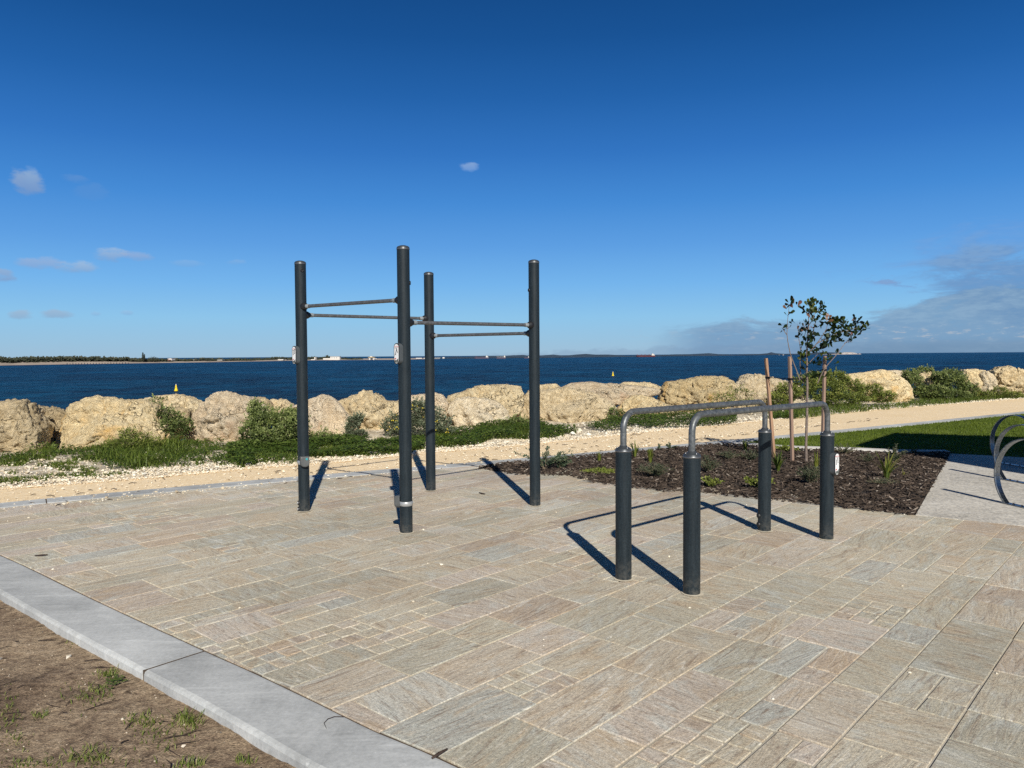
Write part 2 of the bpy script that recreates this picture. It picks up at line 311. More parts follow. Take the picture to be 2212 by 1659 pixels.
# ------------------------------------------------------------------ mesh helpers
class MB:
    def __init__(s): s.v=[]; s.f=[]; s.t=[]; s.r=[]; s.sm=[]
    def add(s,vs,fs,tone=.5,rnd=(0,0,0),smooth=False):
        n=len(s.v); s.v.extend([tuple(p) for p in vs])
        for f in fs:
            s.f.append(tuple(i+n for i in f)); s.t.append(tone); s.r.append(rnd); s.sm.append(smooth)
    def box(s,c,d,rot=None,tone=.5,bev=0.):
        x,y,z=[k/2 for k in d]
        if bev:
            e=bev; vs=[];fs=[]
            rings=[(z,-e),(z-e,0),(-z+e,0),(-z,-e)]
            for zz,o in rings:
                X,Y=x+o,y+o
                c4=[(X-e,-Y),(X,-Y+e),(X,Y-e),(X-e,Y),(-X+e,Y),(-X,Y-e),(-X,-Y+e),(-X+e,-Y)]
                vs+=[(a,b_,zz) for a,b_ in c4]
            for k in range(3):
                for i in range(8): fs.append((k*8+i,(k+1)*8+i,(k+1)*8+(i+1)%8,k*8+(i+1)%8))
            fs.append(tuple(range(8))); fs.append(tuple(range(31,23,-1)))
        else:
            vs=[(a,b_,k) for k in (-z,z) for a,b_ in ((-x,-y),(x,-y),(x,y),(-x,y))]
            fs=[(3,2,1,0),(4,5,6,7),(0,1,5,4),(1,2,6,5),(2,3,7,6),(3,0,4,7)]
        if rot is not None: vs=[rot@Vector(p) for p in vs]
        s.add([Vector(p)+Vector(c) for p in vs],fs,tone)
    def lathe(s,prof,c=(0,0,0),axis=(0,0,1),n=28,smooth=True,capa=True,capb=True):
        ax=Vector(axis).normalized(); q=Vector((0,0,1)).rotation_difference(ax)
        vs=[];fs=[]
        for r,z in prof:
            for i in range(n):
                a=2*math.pi*i/n; vs.append(q@Vector((r*math.cos(a),r*math.sin(a),z))+Vector(c))
        for k in range(len(prof)-1):
            for i in range(n): fs.append((k*n+i,k*n+(i+1)%n,(k+1)*n+(i+1)%n,(k+1)*n+i))
        s.add(vs,fs,smooth=smooth)
        if capa: s.add(vs[:n],[tuple(range(n-1,-1,-1))])
        if capb: s.add(vs[-n:],[tuple(range(n))])
    def tube(s,pts,rad,n=10,tone=.5,smooth=True,caps=True):
        pts=[Vector(p) for p in pts]; k=len(pts)
        if not hasattr(rad,'__len__'): rad=[rad]*k
        vs=[];fs=[]; prev=None
        for i,p in enumerate(pts):
            d=(pts[min(i+1,k-1)]-pts[max(i-1,0)]).normalized()
            if prev is None:
                a=Vector((1,0,0)) if abs(d.x)<.8 else Vector((0,1,0))
                prev=(a-d*a.dot(d)).normalized()
            else: prev=(prev-d*prev.dot(d)).normalized()
            b_=d.cross(prev)
            for j in range(n):
                t=2*math.pi*j/n; vs.append(p+(prev*math.cos(t)+b_*math.sin(t))*rad[i])
        for i in range(k-1):
            for j in range(n): fs.append((i*n+j,i*n+(j+1)%n,(i+1)*n+(j+1)%n,(i+1)*n+j))
        s.add(vs,fs,tone,smooth=smooth)
        if caps:
            s.add(vs[:n],[tuple(range(n-1,-1,-1))],tone); s.add(vs[-n:],[tuple(range(n))],tone)
    def leaf(s,p,d,nrm,l,w,tone,fold=.25):
        d=d.normalized(); sd=d.cross(nrm)
        if sd.length<1e-4: sd=d.orthogonal()
        sd.normalize(); up_=sd.cross(d)
        a=p; b_=p+d*l*.55+sd*w*.5+up_*w*fold; c=p+d*l; e=p+d*l*.55-sd*w*.5+up_*w*fold
        s.add((a,b_,c,e),((0,1,2),(0,2,3)),tone)
    def build(s,name,mat,parent=None,loc=None,attrs=True):
        me=bpy.data.meshes.new(name); loc=Vector(loc) if loc is not None else Vector((0,0,0))
        if loc.length: vs=[(p[0]-loc.x,p[1]-loc.y,p[2]-loc.z) for p in s.v]
        else: vs=s.v
        me.from_pydata(vs,[],s.f)
        me.polygons.foreach_set('use_smooth',s.sm)
        if attrs:
            a=me.attributes.new('tone','FLOAT','FACE'); a.data.foreach_set('value',s.t)
            if any(x!=(0,0,0) for x in s.r[:50]):
                a=me.attributes.new('rnd','FLOAT_VECTOR','FACE'); a.data.foreach_set('vector',[q for x in s.r for q in x])
        me.update()
        o=bpy.data.objects.new(name,me); COL.objects.link(o); me.materials.append(M[mat] if isinstance(mat,str) else mat)
        if parent: 
            o.parent=parent; o.location=loc-parent.location if parent.type=='EMPTY' else loc
        else: o.location=loc
        return o
def tag(o,label=None,cat=None,group=None,kind=None):
    if label: o['label']=label
    if cat: o['category']=cat
    if group: o['group']=group
    if kind: o['kind']=kind
    return o
def empty(name,loc,label,cat,group=None):
    o=bpy.data.objects.new(name,None); COL.objects.link(o); o.location=loc; o.empty_display_size=.1
    return tag(o,label,cat,group)
def poly_sheet(name,pts,z,mat,kind='structure',label=None,cat=None):
    from mathutils.geometry import tessellate_polygon
    v=[Vector((p[0],p[1],z)) for p in pts]
    mb=MB(); mb.add(v,[tuple(t) for t in tessellate_polygon([v])])
    # make normals point up
    mb.f=[f if (Vector(mb.v[f[1]])-Vector(mb.v[f[0]])).cross(Vector(mb.v[f[2]])-Vector(mb.v[f[0]])).z>0 else f[::-1] for f in mb.f]
    return tag(mb.build(name,mat),label,cat,None,kind)
def inside(p,poly):
    x,y=p[0],p[1]; c=False; j=len(poly)-1
    for i in range(len(poly)):
        xi,yi=poly[i][0],poly[i][1]; xj,yj=poly[j][0],poly[j][1]
        if (yi>y)!=(yj>y) and x<(xj-xi)*(y-yi)/(yj-yi)+xi: c=not c
        j=i
    return c
def offset(pl,d):
    o=[]
    for i,p in enumerate(pl):
        a=Vector(pl[max(i-1,0)][:2]); b_=Vector(pl[min(i+1,len(pl)-1)][:2]); t=(b_-a).normalized()
        o.append((p[0]-t.y*d,p[1]+t.x*d))
    return o
def smooth_line(pl,n=6):
    out=[]; P=[Vector(p[:2]) for p in pl]
    for i in range(len(P)-1):
        p0=P[max(i-1,0)];p1=P[i];p2=P[i+1];p3=P[min(i+2,len(P)-1)]
        for k in range(n):
            t=k/n; out.append(tuple(.5*((2*p1)+(p2-p0)*t+(2*p0-5*p1+4*p2-p3)*t*t+(3*p1-p0-3*p2+p3)*t**3)))
    out.append(tuple(P[-1])); return out
U=lambda: random.uniform(-1,1)
def rv(): 
    while True:
        v=Vector((U(),U(),U()))
        if .05<v.length<1: return v.normalized()
# ------------------------------------------------------------------ layout lines (metres)
KL=smooth_line([(-5.71,7.31),(-3.95,5.868),(-3.413,5.427),(-2.533,4.68),(-1.568,3.888),(-1.243,3.625),(-.904,3.339),(-.548,3.034),(-.252,2.809),(.55,2.12),(1.6,1.15),(3.2,-.6)],5)   # inner edge of near kerb
KF=smooth_line([(-5.71,7.31),(-5.161,7.688),(-4.838,7.917),(-3.05,9.03),(-1.549,9.87),(.24,10.87),(1.6,11.68),(2.9,12.46),(4.48,13.42),(6.534,14.75),(9.042,16.4),(12.03,18.4),(18,22.5),(30,31)],4)  # paving side of far kerb
KFu=offset(KF,.32)
PF=[(-12,5.2),(-6.4,8.85),(-5.314,9.404),(-4.646,9.777),(-3.582,10.604),(-2.721,11.05),(-1.548,11.95),(-1.1,12.3),(.294,13.2),(2.115,14.75),(3.596,15.9),(5.698,17.5),(8.357,19.6),(11.133,21.6),(16.697,25.0),(30,34)]
MF=[tuple(gnd(*p))[:2] for p in [(1030.7,1011.7),(1123,1023.6),(1233.8,1025),(1286,1041),(1375,1051),(1432,1058.5),(1514,1060),(1578.6,1068.4),(1665.4,1077),(1765,1088),(1837,1095.7),(1943.6,1108),(1978.4,1113)]]
PADL=[(3.723,7.056),(4.585,8.43),(6.49,11.35)]
EDG=smooth_line([(3.55,12.72),(4.205,12.124),(4.7,11.9),(5.231,11.73),(5.75,11.48),(6.49,11.35)],4)
# ------------------------------------------------------------------ the setting
g_pts=[(-60,-30),(60,-30),(60,46),(30,36.5),(16.7,27.8),(11,24.2),(5.6,20.0),(1.5,16.8),(-3,13.9),(-7,12.4),(-14,8.5),(-60,-22)]
poly_sheet('ground',g_pts,-.12,'soil')
# rocky toe falling into the sea
mb=MB(); top=g_pts[2:]
low=[(p[0]-3.2,p[1]+4.6) for p in top]
for i in range(len(top)-1): mb.add([(*top[i],-.12),(*top[i+1],-.12),(*low[i+1],-4.),(*low[i],-4.)],[(0,1,2,3)])
tag(mb.build('embankment','rockgrey'),kind='structure')
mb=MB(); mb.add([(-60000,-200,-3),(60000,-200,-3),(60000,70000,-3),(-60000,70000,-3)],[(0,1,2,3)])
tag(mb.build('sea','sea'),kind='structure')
# soil in the near left corner, gently lumpy
KO=offset(KL,-.33)
mb=MB(); nx,ny=150,150; x0,x1,y0,y1=-7.5,1.6,.4,7.6
for j in range(ny+1):
    for i in range(nx+1):
        x=x0+(x1-x0)*i/nx; y=y0+(y1-y0)*j/ny
        z=-.047+.013*noise.noise((x*1.3,y*1.3,0))+.011*noise.noise((x*4.5,y*4.5,3))+.006*noise.noise((x*13,y*13,7))
        mb.v.append((x,y,z))
for j in range(ny):
    for i in range(nx):
        a=j*(nx+1)+i; mb.f.append((a,a+1,a+nx+2,a+nx+1)); mb.t.append(.5); mb.r.append((0,0,0)); mb.sm.append(True)
tag(mb.build('soil','soil'),kind='structure')
# kerbs
def arclen(pl):
    L=[0]
    for i in range(1,len(pl)): L.append(L[-1]+(Vector(pl[i])-Vector(pl[i-1])).length)
    return L
def kerb(name,inner,width,sgn,ztop,zbot,joints,gap,mat,bev=.018):
    """strip with rounded arrises, cut at joints (arc lengths)"""
    L=arclen(inner)
    def pt(s_):
        for i in range(1,len(L)):
            if L[i]>=s_ or i==len(L)-1:
                t=(s_-L[i-1])/(L[i]-L[i-1]); return Vector(inner[i-1]).lerp(Vector(inner[i]),t),(Vector(inner[i])-Vector(inner[i-1])).normalized()
    cuts=[0]+joints+[L[-1]]
    prof=[(0,zbot),(0,ztop-bev*.35),(bev*.3,ztop-.001),(bev*.9,ztop),(width-bev*1.1,ztop),(width-bev*.35,ztop-bev*.3),(width,ztop-bev),(width+.004,zbot)]
    mb=MB()
    for a,b_ in zip(cuts[:-1],cuts[1:]):
        a2=a+gap/2; b2=b_-gap/2; n=max(2,int((b2-a2)/.12)); vs=[];fs=[]
        for k in range(n+1):
            p,t=pt(a2+(b2-a2)*k/n); nn=Vector((-t.y,t.x))*sgn
            wv=.0025*noise.noise((p.x*3,p.y*3,5))
            for o,z in prof: vs.append((p.x+nn.x*o,p.y+nn.y*o,z+(wv if z>zbot else 0)))
        q=len(prof)
        for k in range(n):
            for i in range(q-1):
                f=(k*q+i,k*q+i+1,(k+1)*q+i+1,(k+1)*q+i); fs.append(f if sgn<0 else f[::-1])
        fs.append(tuple(range(q))); fs.append(tuple(range(n*q+q-1,n*q-1,-1)))
        mb.add(vs,fs)
    return tag(mb.build(name,mat),kind='structure')
def arc_near(pl,p):
    L=arclen(pl); best=(1e9,0)
    for i in range(len(pl)-1):
        a=Vector(pl[i]);d=Vector(pl[i+1])-a; t=max(0,min(1,(Vector(p[:2])-a).dot(d)/d.length_squared)); q=(a+d*t-Vector(p[:2])).length
        if q<best[0]: best=(q,L[i]+d.length*t)
    return best[1]
KLi=offset(KL,-.016)
j1=arc_near(KLi,gnd(449,1405)); j2=arc_near(KLi,gnd(762,1553))
kerb('kerb',KLi,.315,-1,.004,-.2,[j1-3.0,j1],.018,'kerb')
jf=arc_near(KF,gnd(100,1083))
kerb('far_kerb',offset(KF,.004),.30,1,.006,-.15,[jf]+[jf+3*i for i in range(1,9)],.012,'kerb',.008)
kerb('lawn_edging',offset(EDG,0),.22,1,.035,-.15,[],0.,'kerbpale',.01)
def jfill(pl,s_,d0,d1,w,z,mb):
    L=arclen(pl)
    for i in range(1,len(L)):
        if L[i]>=s_: break
    t=(Vector(pl[i])-Vector(pl[i-1])).normalized(); p=Vector(pl[i-1])+t*(s_-L[i-1]); nn=Vector((-t.y,t.x))
    q=[p+nn*d0-t*w/2,p+nn*d0+t*w/2,p+nn*d1+t*w/2,p+nn*d1-t*w/2]
    mb.add([(*v,z) for v in q]+[(*v,z-.06) for v in q],[(0,1,2,3) if (d1-d0)>0 else (3,2,1,0)]+[(k,k+4,(k+1)%4+4,(k+1)%4) for k in range(4)])
# dark filler in the kerb joints and along the paving edge
mb=MB()
ins=offset(KL,.012); outs=offset(KL,-.022)
for i in range(len(KL)-1): mb.add([(*outs[i],-.008),(*outs[i+1],-.008),(*ins[i+1],-.008),(*ins[i],-.008)],[(0,1,2,3)])
M['filler']=simple('joint_filler',(.09,.065,.045),.95,0,.5,25,.5,.004)
jfill(KLi,j1,-.004,-.311,.019,.0015,mb); jfill(KLi,j1-3.,-.004,-.311,.019,.0015,mb); jfill(KF,jf,.01,.29,.014,.004,mb)
und=offset(KL,-.31)
for i in range(len(KL)-1): mb.add([(*und[i],-.02),(*und[i+1],-.02),(*outs[i+1],-.02),(*outs[i],-.02)],[(0,1,2,3)])
tag(mb.build('expansion_joint','filler'),kind='structure')
# limestone path, verge
poly_sheet('limestone_path',KFu+PF[::-1],-.012,'path')
RB=[(-14,8.2),(-7,12.2),(-3,13.9),(1.5,16.8),(5.6,20.),(11,24.2),(16.7,27.8),(30,36.5)]
# verge: undulating bank of rubble between path and boulders
vA=smooth_line(PF,5); mb=MB(); n=len(vA)
vB=[]
for p in vA:
    L=[(Vector(p)-Vector(q)).length for q in RB]; vB.append(p)
nrm=Vector((-.56,.83)); W=12
for i,p in enumerate(vA):
    for k in range(W+1):
        q=Vector(p)+nrm*(k/W*4.2)
        mb.v.append((q.x,q.y,-.010+.05*noise.noise((q.x*1.1,q.y*1.1,2))*min(1,k/2)))
for i in range(n-1):
    for k in range(W):
        a=i*(W+1)+k; mb.f.append((a,a+W+1,a+W+2,a+1)[::1]); mb.t.append(.5); mb.r.append((0,0,0)); mb.sm.append(True)
tag(mb.build('verge','verge'),kind='structure')
# mulch bed + lawn + concrete pad
KFl=[p for p in offset(KF,-.002) if p[0]>-.4 and p[0]<3.6]
bed=[MF[0]]+[(p[0]-.02,p[1]-.12) for p in MF[1:-1]]+[PADL[0],PADL[2]]+EDG[::-1][1:]+KFl[::-1]
poly_sheet('mulch_bed',bed,-.010,'mulch')
EDGo=offset(EDG,.0)
lawn=EDG+[(8.4,10.3),(14,7.5),(26,20),(24,26.5)]+[p for p in KF if 3.5<p[0]<24][::-1]
poly_sheet('lawn',lawn,-.008,'lawnbase')
mb=MB()
padp=[(3.723,7.056),(4.407,6.58),(8.2,3.95),(13.5,7.2),(6.49,11.35)]
for k in range(2): pass
mb.add([(*p,.004) for p in padp]+[(*p,-.2) for p in padp],[tuple(range(5))]+[(i,i+5,(i+1)%5+5,(i+1)%5) for i in range(5)])
tag(mb.build('concrete_pad','pad'),kind='structure')
# ------------------------------------------------------------------ stone paving: rows of rectangular slabs and small setts
dx,dy=math.cos(R(48.1)),math.sin(R(48.1)); DV=Vector((dx,dy)); NV=Vector((dy,-dx))
pav_poly=KL+[(6.,-.6),(9.5,3.0),(8.2,3.95),(4.407,6.58),(3.723,7.056)]+MF[::-1]+[p for p in KF if p[0]<-.3][::-1]
grow=[tuple(p) for p in pav_poly]
def clip(poly,a,n):
    out=[]; k=len(poly)
    for i in range(k):
        p,q=poly[i],poly[(i+1)%k]; dp=(p-a).dot(n); dq=(q-a).dot(n)
        if dp>=0: out.append(p)
        if (dp>=0)!=(dq>=0): out.append(p.lerp(q,dp/(dp-dq)))
    return out
def nearest_seg(pl,p):
    best=(1e9,None,None)
    for i in range(len(pl)-1):
        a=Vector(pl[i]); d=Vector(pl[i+1])-a; t=max(0,min(1,(p-a).dot(d)/d.length_squared)); q=(a+d*t-p).length
        if q<best[0]: best=(q,a,d)
    return best
PADF=[(3.723,7.056),(4.407,6.58),(8.2,3.95),(12,1.3)]
MFr=MF
pv=MB(); prnd=random.Random(5)
def paver(s0,s1,n0,n1,small=False):
    mid0=DV*(s0+s1)/2+NV*(n0+n1)/2
    nw=max(0,min(1,(6.2-mid0.y)/3.)); g_=.0026+.0022*nw+(.0012 if small else 0); gs=.0018+.001*nw+(.0024 if small else 0)
    c=[DV*s+NV*n for s,n in ((s0+gs,n0+g_),(s1-gs,n0+g_),(s1-gs,n1-g_),(s0+gs,n1-g_))]
    mid=(c[0]+c[2])/2
    if small: c=[p+Vector((prnd.uniform(-1,1),prnd.uniform(-1,1)))*.004 for p in c]
    # orientation ccw
    if (c[1]-c[0]).cross(c[2]-c[1])<0: c=c[::-1]
    for line,sg in ((KL,1),(KF,-1),(PADF,-1)):
        d,a,e=nearest_seg(line,mid)
        if d<1.2:
            nn=Vector((-e.y,e.x)).normalized()*sg
            c=clip(c,a,nn)
            if len(c)<3: return
    ar=sum((c[i].x*c[(i+1)%len(c)].y-c[(i+1)%len(c)].x*c[i].y) for i in range(len(c)))/2
    if ar<.0008: return
    mid=sum(c,Vector((0,0)))/len(c)
    if not inside(mid,grow): return
    z=prnd.uniform(-.0012,.0012); ch=.0025
    k=len(c)
    inn=[p+(mid-p).normalized()*ch*1.4 for p in c]
    tx,ty=prnd.uniform(-.004,.004),prnd.uniform(-.004,.004)
    vs=[(p.x,p.y,z+(p.x-mid.x)*tx+(p.y-mid.y)*ty) for p in inn]+[(p.x,p.y,-.004) for p in c]+[(p.x,p.y,-.012) for p in c]
    fs=[tuple(range(k))]+[(i+k,(i+1)%k+k,(i+1)%k,i) for i in range(k)]+[(i+2*k,(i+1)%k+2*k,(i+1)%k+k,i+k) for i in range(k)]
    pv.add(vs,fs,min(1,max(0,prnd.gauss(.46,.34))),(prnd.random(),prnd.random(),prnd.random()))
# row joints measured in the photograph (normal offsets), continued both ways
ns=[-1.784,-1.556,-1.233,-1.021,-.709]
while ns[-1]<8.5: ns.append(ns[-1]+prnd.choice((.215,.318,.318,.228)))
while ns[0]>-9.8: ns.insert(0,ns[0]-prnd.choice((.215,.318,.318,.228)))
for a,b_ in zip(ns[:-1],ns[1:]):
    w=b_-a; s=-1.5+prnd.uniform(0,.6)
    while s<14.5:
        r_=prnd.random()
        mid=DV*s+NV*((a+b_)/2)
        near=nearest_seg(KL,mid)[0]<.75
        if r_<((.34 if mid.y<4.2 else .07) if near else .04):
            k=2 if w<.26 else 3; ln=prnd.choice((2,3,4)); q=w/k
            stag=prnd.random()<.5
            for i in range(k):
                so=s
                for j in range(ln):
                    l=q*prnd.uniform(.85,1.2) if j<ln-1 else None
                    e=(s+q*ln) if l is None else min(so+l,s+q*ln-.04)
                    paver(so,e,a+i*q,a+(i+1)*q,True); so=e
            s+=q*ln
        elif r_<(.58 if near and mid.y<4.6 else .14):
            # slab split along its length
            l=prnd.uniform(.3,.6); paver(s,s+l,a,a+w*.5,True); h=prnd.uniform(.3,.7)*l
            paver(s,s+h,a+w*.5,b_,True); paver(s+h,s+l,a+w*.5,b_,True); s+=l
        else:
            l=prnd.choice((.32,.42,.5,.6,.72,.9))*prnd.uniform(.92,1.08)
            paver(s,s+l,a,b_); s+=l
tag(pv.build('paving','paver'),kind='structure')
poly_sheet('paving_mortar',[p for p in KL]+[(6.,-.6),(9.5,3.0),(8.2,3.95),(4.407,6.58),(3.723,7.056)]+[(p[0]+.0,p[1]+.03) for p in MF[::-1]]+[p for p in KF if p[0]<-.3][::-1],-.0055,'mortar')
# ------------------------------------------------------------------ exercise equipment
PR=.0535
def post_mb(base,ztop,r=PR):
    mb=MB(); b_=Vector(base)
    mb.lathe([(r,-.05),(r,ztop-.002)],b_,n=32,capb=True); return mb
def cap_mb(base,ztop,r=PR):
    mb=MB(); mb.lathe([(r*1.0,ztop),(r*1.03,ztop+.003),(r*.98,ztop+.012),(r*.8,ztop+.019),(r*.45,ztop+.025),(r*.02,ztop+.027)],base,n=32); return mb
def rim_mb(base,ztop,r=PR):
    mb=MB(); mb.lathe([(r*1.02,ztop-.010),(r*1.045,ztop-.006),(r*1.045,ztop-.001),(r*1.02,ztop+.001)],base,n=32); return mb
def collar_mb(base,r,seed):
    mb=MB(); q=random.Random(seed); n=28; b_=Vector(base)
    vs=[b_+Vector((0,0,.006))]
    ex=Vector((q.uniform(-.2,.4),-1,0)).normalized()
    for i in range(n):
        a=2*math.pi*i/n; d=Vector((math.cos(a),math.sin(a),0))
        rr=r*(1.2+.34*max(0,d.dot(ex))+q.uniform(-.03,.03)); vs.append(b_+d*rr+Vector((0,0,.0045)))
    mb.add(vs,[(0,i+1,(i+1)%n+1) for i in range(n)]); return mb
def pill(mb,c,nrm,hw,hh,d0,d1,n=10):
    """stadium-shaped slab standing vertically, facing nrm"""
    nrm=Vector(nrm).normalized(); sd=Vector((-nrm.y,nrm.x,0)); c=Vector(c); o=[]
    for i in range(n+1):
        a=math.pi*i/n; o.append((math.cos(a)*hw,hh-hw+math.sin(a)*hw))
    for i in range(n+1):
        a=math.pi+math.pi*i/n; o.append((math.cos(a)*hw,-hh+hw+math.sin(a)*hw))
    k=len(o)
    vs=[c+sd*x+Vector((0,0,z))+nrm*d0 for x,z in o]+[c+sd*x+Vector((0,0,z))+nrm*d1 for x,z in o]
    mb.add(vs,[tuple(range(k,2*k))]+[(i,(i+1)%k,(i+1)%k+k,i+k) for i in range(k)]+[tuple(range(k-1,-1,-1))])
def plate(root,base,z,nrm,figs,hh=.087):
    nrm=Vector((nrm[0],nrm[1],0)).normalized(); sd=Vector((-nrm.y,nrm.x,0)); c=Vector((base[0],base[1],z)); zz=Vector((0,0,1))
    mb=MB(); pill(mb,c,nrm,.0325,hh,.03,.083); h=mb.build('information_plate','plate_grey',root)
    mb=MB(); pill(mb,c,nrm,.0335,hh+.001,.0835,.0865); mb.build('plate_rim','black',h)
    mb=MB(); pill(mb,c,nrm,.0262,hh-.0065,.0868,.0878); mb.build('plate_face','plate',h)
    def quad(mb,x0,x1,z0,z1,d=.0885):
        mb.add([c+sd*x0+zz*z0+nrm*d,c+sd*x1+zz*z0+nrm*d,c+sd*x1+zz*z1+nrm*d,c+sd*x0+zz*z1+nrm*d],[(0,1,2,3)])
    # red lettering
    cu=bpy.data.curves.new('lettering','FONT'); cu.body='KOMPAN!'; cu.size=.0135; cu.align_x='CENTER'; cu.resolution_u=1
    to=bpy.data.objects.new('tmp',cu); COL.objects.link(to); bpy.context.view_layer.update()
    me=bpy.data.meshes.new_from_object(to); bpy.data.objects.remove(to)
    lo=bpy.data.objects.new('lettering',me); COL.objects.link(lo); me.materials.clear(); me.materials.append(M['red']); lo.parent=h
    rot=Matrix((sd,zz,nrm)).transposed().to_4x4()
    pl=c+zz*(hh-.032)+nrm*.0889
    lo.matrix_local=Matrix.Translation(pl-root.location-(h.location))@rot
    mb=MB(); quad(mb,-.024,.024,hh-.039,hh-.037)
    # pictograms: little exercising figures
    for (fx,fz,sc,lean) in figs:
        def seg(a,b_,w):
            a=Vector(a)*sc;b_=Vector(b_)*sc; d=(b_-a).normalized(); p=Vector((-d.y,d.x))*w*sc
            pts=[a+p,a-p,b_-p,b_+p]
            mb.add([c+sd*(fx+q.x+lean*q.y)+zz*(fz+q.y)+nrm*.0885 for q in pts],[(0,1,2,3)])
        seg((0,.030),(0,.038),.004); seg((0,.028),(0,.006),.0045); seg((0,.026),(-.008,.040),.002); seg((0,.026),(.008,.040),.002)
        seg((0,.007),(-.004,-.014),.0028); seg((0,.007),(.005,-.012),.0028)
    mb.build('pictogram','print',h)
    mb=MB(); quad(mb,-.02,-.004,-hh*.52,-hh*.42); quad(mb,-.02,-.015,-hh*.60,-hh*.52); mb.build('red_print','red',h)
    mb=MB(); quad(mb,-.0235,.0235,-hh*.86,-hh*.62); mb.add([c+sd*.002-zz*hh*.62+nrm*.0885,c+sd*.0235-zz*hh*.62+nrm*.0885,c+sd*.0235-zz*hh*.44+nrm*.0885],[(0,1,2)])
    mb.build('photo_print','photo',h)
    return h
P={'A':gnd(657.5,1106),'B':gnd(878,1153),'C':gnd(931,1061),'D':gnd(1156,1094),'E':gnd(1347,1255),'F':gnd(1494,1287),'G':gnd(1651,1149),'H':gnd(1785,1167)}
for k in P: P[k]=P[k]+Vector((P[k].x,P[k].y,0)).normalized()*PR
cen=(P['A']+P['B']+P['C']+P['D'])/4
st=empty('pull_up_station',cen,'dark grey four-post pull-up frame with four horizontal bars at different heights on the stone paving','exercise equipment')
PT={'A':2.40,'B':2.405,'C':2.405,'D':2.42}
def eyelet(par,base,z,ang,r=PR):
    d=Vector((math.cos(ang),math.sin(ang),0)); c=Vector((base[0],base[1],z))
    mb=MB(); mb.lathe([(.017,r-.012),(.018,r+.004),(.014,r+.007),(.009,r+.006),(.008,r+.002)],c,d,14); return mb.build('eyelet','black',par)
for k in 'ABCD':
    p=post_mb(P[k],PT[k]).build('post','paint',st)
    cap_mb(P[k],PT[k]).build('cap','cap',p); rim_mb(P[k],PT[k]).build('rim','rim',p)
    collar_mb(P[k],PR,k).build('grout_collar','grouting',p)
    if k=='A': eyelet(p,P[k],2.33,R(-58))
    if k=='B': eyelet(p,P[k],2.117,R(10))
    if k=='D': eyelet(p,P[k],2.144,R(200))
    if k=='A':
        for z in (.085,.024):
            d=Vector((-.86,-.5,0)).normalized(); c=P[k]+Vector((0,0,z))
            mb=MB(); mb.lathe([(.021,PR-.01),(.022,PR+.006),(.019,PR+.010)],c,d,16); q=mb.build('bolt_boss','black',p)
            mb=MB(); mb.lathe([(.014,PR+.0102),(.013,PR+.014)],c,d,16); mb.build('bolt','silver',p)
    if k in 'AB':
        z={'A':.478,'B':.25}[k]; d={'A':Vector((.42,-.9,0)),'B':Vector((-.95,.32,0))}[k].normalized()
        mb=MB(); mb.lathe([(PR+.0005,z-.019),(PR+.0035,z-.017),(PR+.0035,z+.017),(PR+.0005,z+.019)],P[k],n=32); mb.build('strap','silver',p)
        # rounded sensor box
        c=P[k]+d*(PR+.016)+Vector((0,0,z+.012)); sd=Vector((-d.y,d.x,0)); mb=MB(); o=[]
        for i in range(9):
            a=math.pi+math.pi*i/8; o.append((math.cos(a)*.043,-.018+math.sin(a)*.034))
        o+=[(.043,.046),(.036,.052),(-.036,.052),(-.043,.046)]; kk=len(o)
        rings=[(-.03,1.),(.012,1.),(.022,.93),(.026,.8)]
        vs=[c+sd*x*f_+Vector((0,0,zz*f_))+d*dd for dd,f_ in rings for x,zz in o]
        fs=[(r_*kk+i,r_*kk+(i+1)%kk,(r_+1)*kk+(i+1)%kk,(r_+1)*kk+i) for r_ in range(3) for i in range(kk)]+[tuple(range(3*kk,4*kk))]
        mb.add(vs,fs); sb=mb.build('sensor_box','grey',p)
        mb=MB()
        for ang in (0,60,120):
            a=R(ang); q=sd*math.cos(a)*.012+Vector((0,0,math.sin(a)*.012)); t=sd*-math.sin(a)*.0022+Vector((0,0,math.cos(a)*.0022)); cc=c+d*.0272+Vector((0,0,.028))+sd*.014
            mb.add([cc-q-t,cc+q-t,cc+q+t,cc-q+t],[(0,1,2,3)])
        mb.build('teal_mark','teal',p)
def bar(a,b_,za,zb):
    A_=Vector((P[a].x,P[a].y,za)); B_=Vector((P[b_].x,P[b_].y,zb)); d=(B_-A_).normalized(); L=(B_-A_).length
    mb=MB(); mb.tube([A_+d*(PR+.05),B_-d*(PR+.05)],.0168,14); o=mb.build('bar','galvdull',st)
    for p,dd in ((A_,d),(B_,-d)):
        mb=MB(); mb.lathe([(.038,PR-.018),(.037,PR+.004),(.034,PR+.018),(.026,PR+.032),(.023,PR+.040)],p,dd,20); mb.build('bracket','black',o)
        mb=MB(); mb.lathe([(.0205,PR+.034),(.0205,PR+.075),(.0175,PR+.080)],p,dd,16); mb.build('sleeve','sleeve',o)
bar('A','B',1.985,1.975); bar('A','C',1.905,1.915); bar('B','D',1.785,1.80); bar('C','D',1.725,1.72)
outn=Vector((-.65,-.76,0))
plate(st,P['A'],1.518,outn,[(-.010,.012,.9,.0),(.012,.022,.9,.15)])
plate(st,P['B'],1.522,outn,[(-.010,.0,.9,.4),(.012,.018,.8,-.5)])
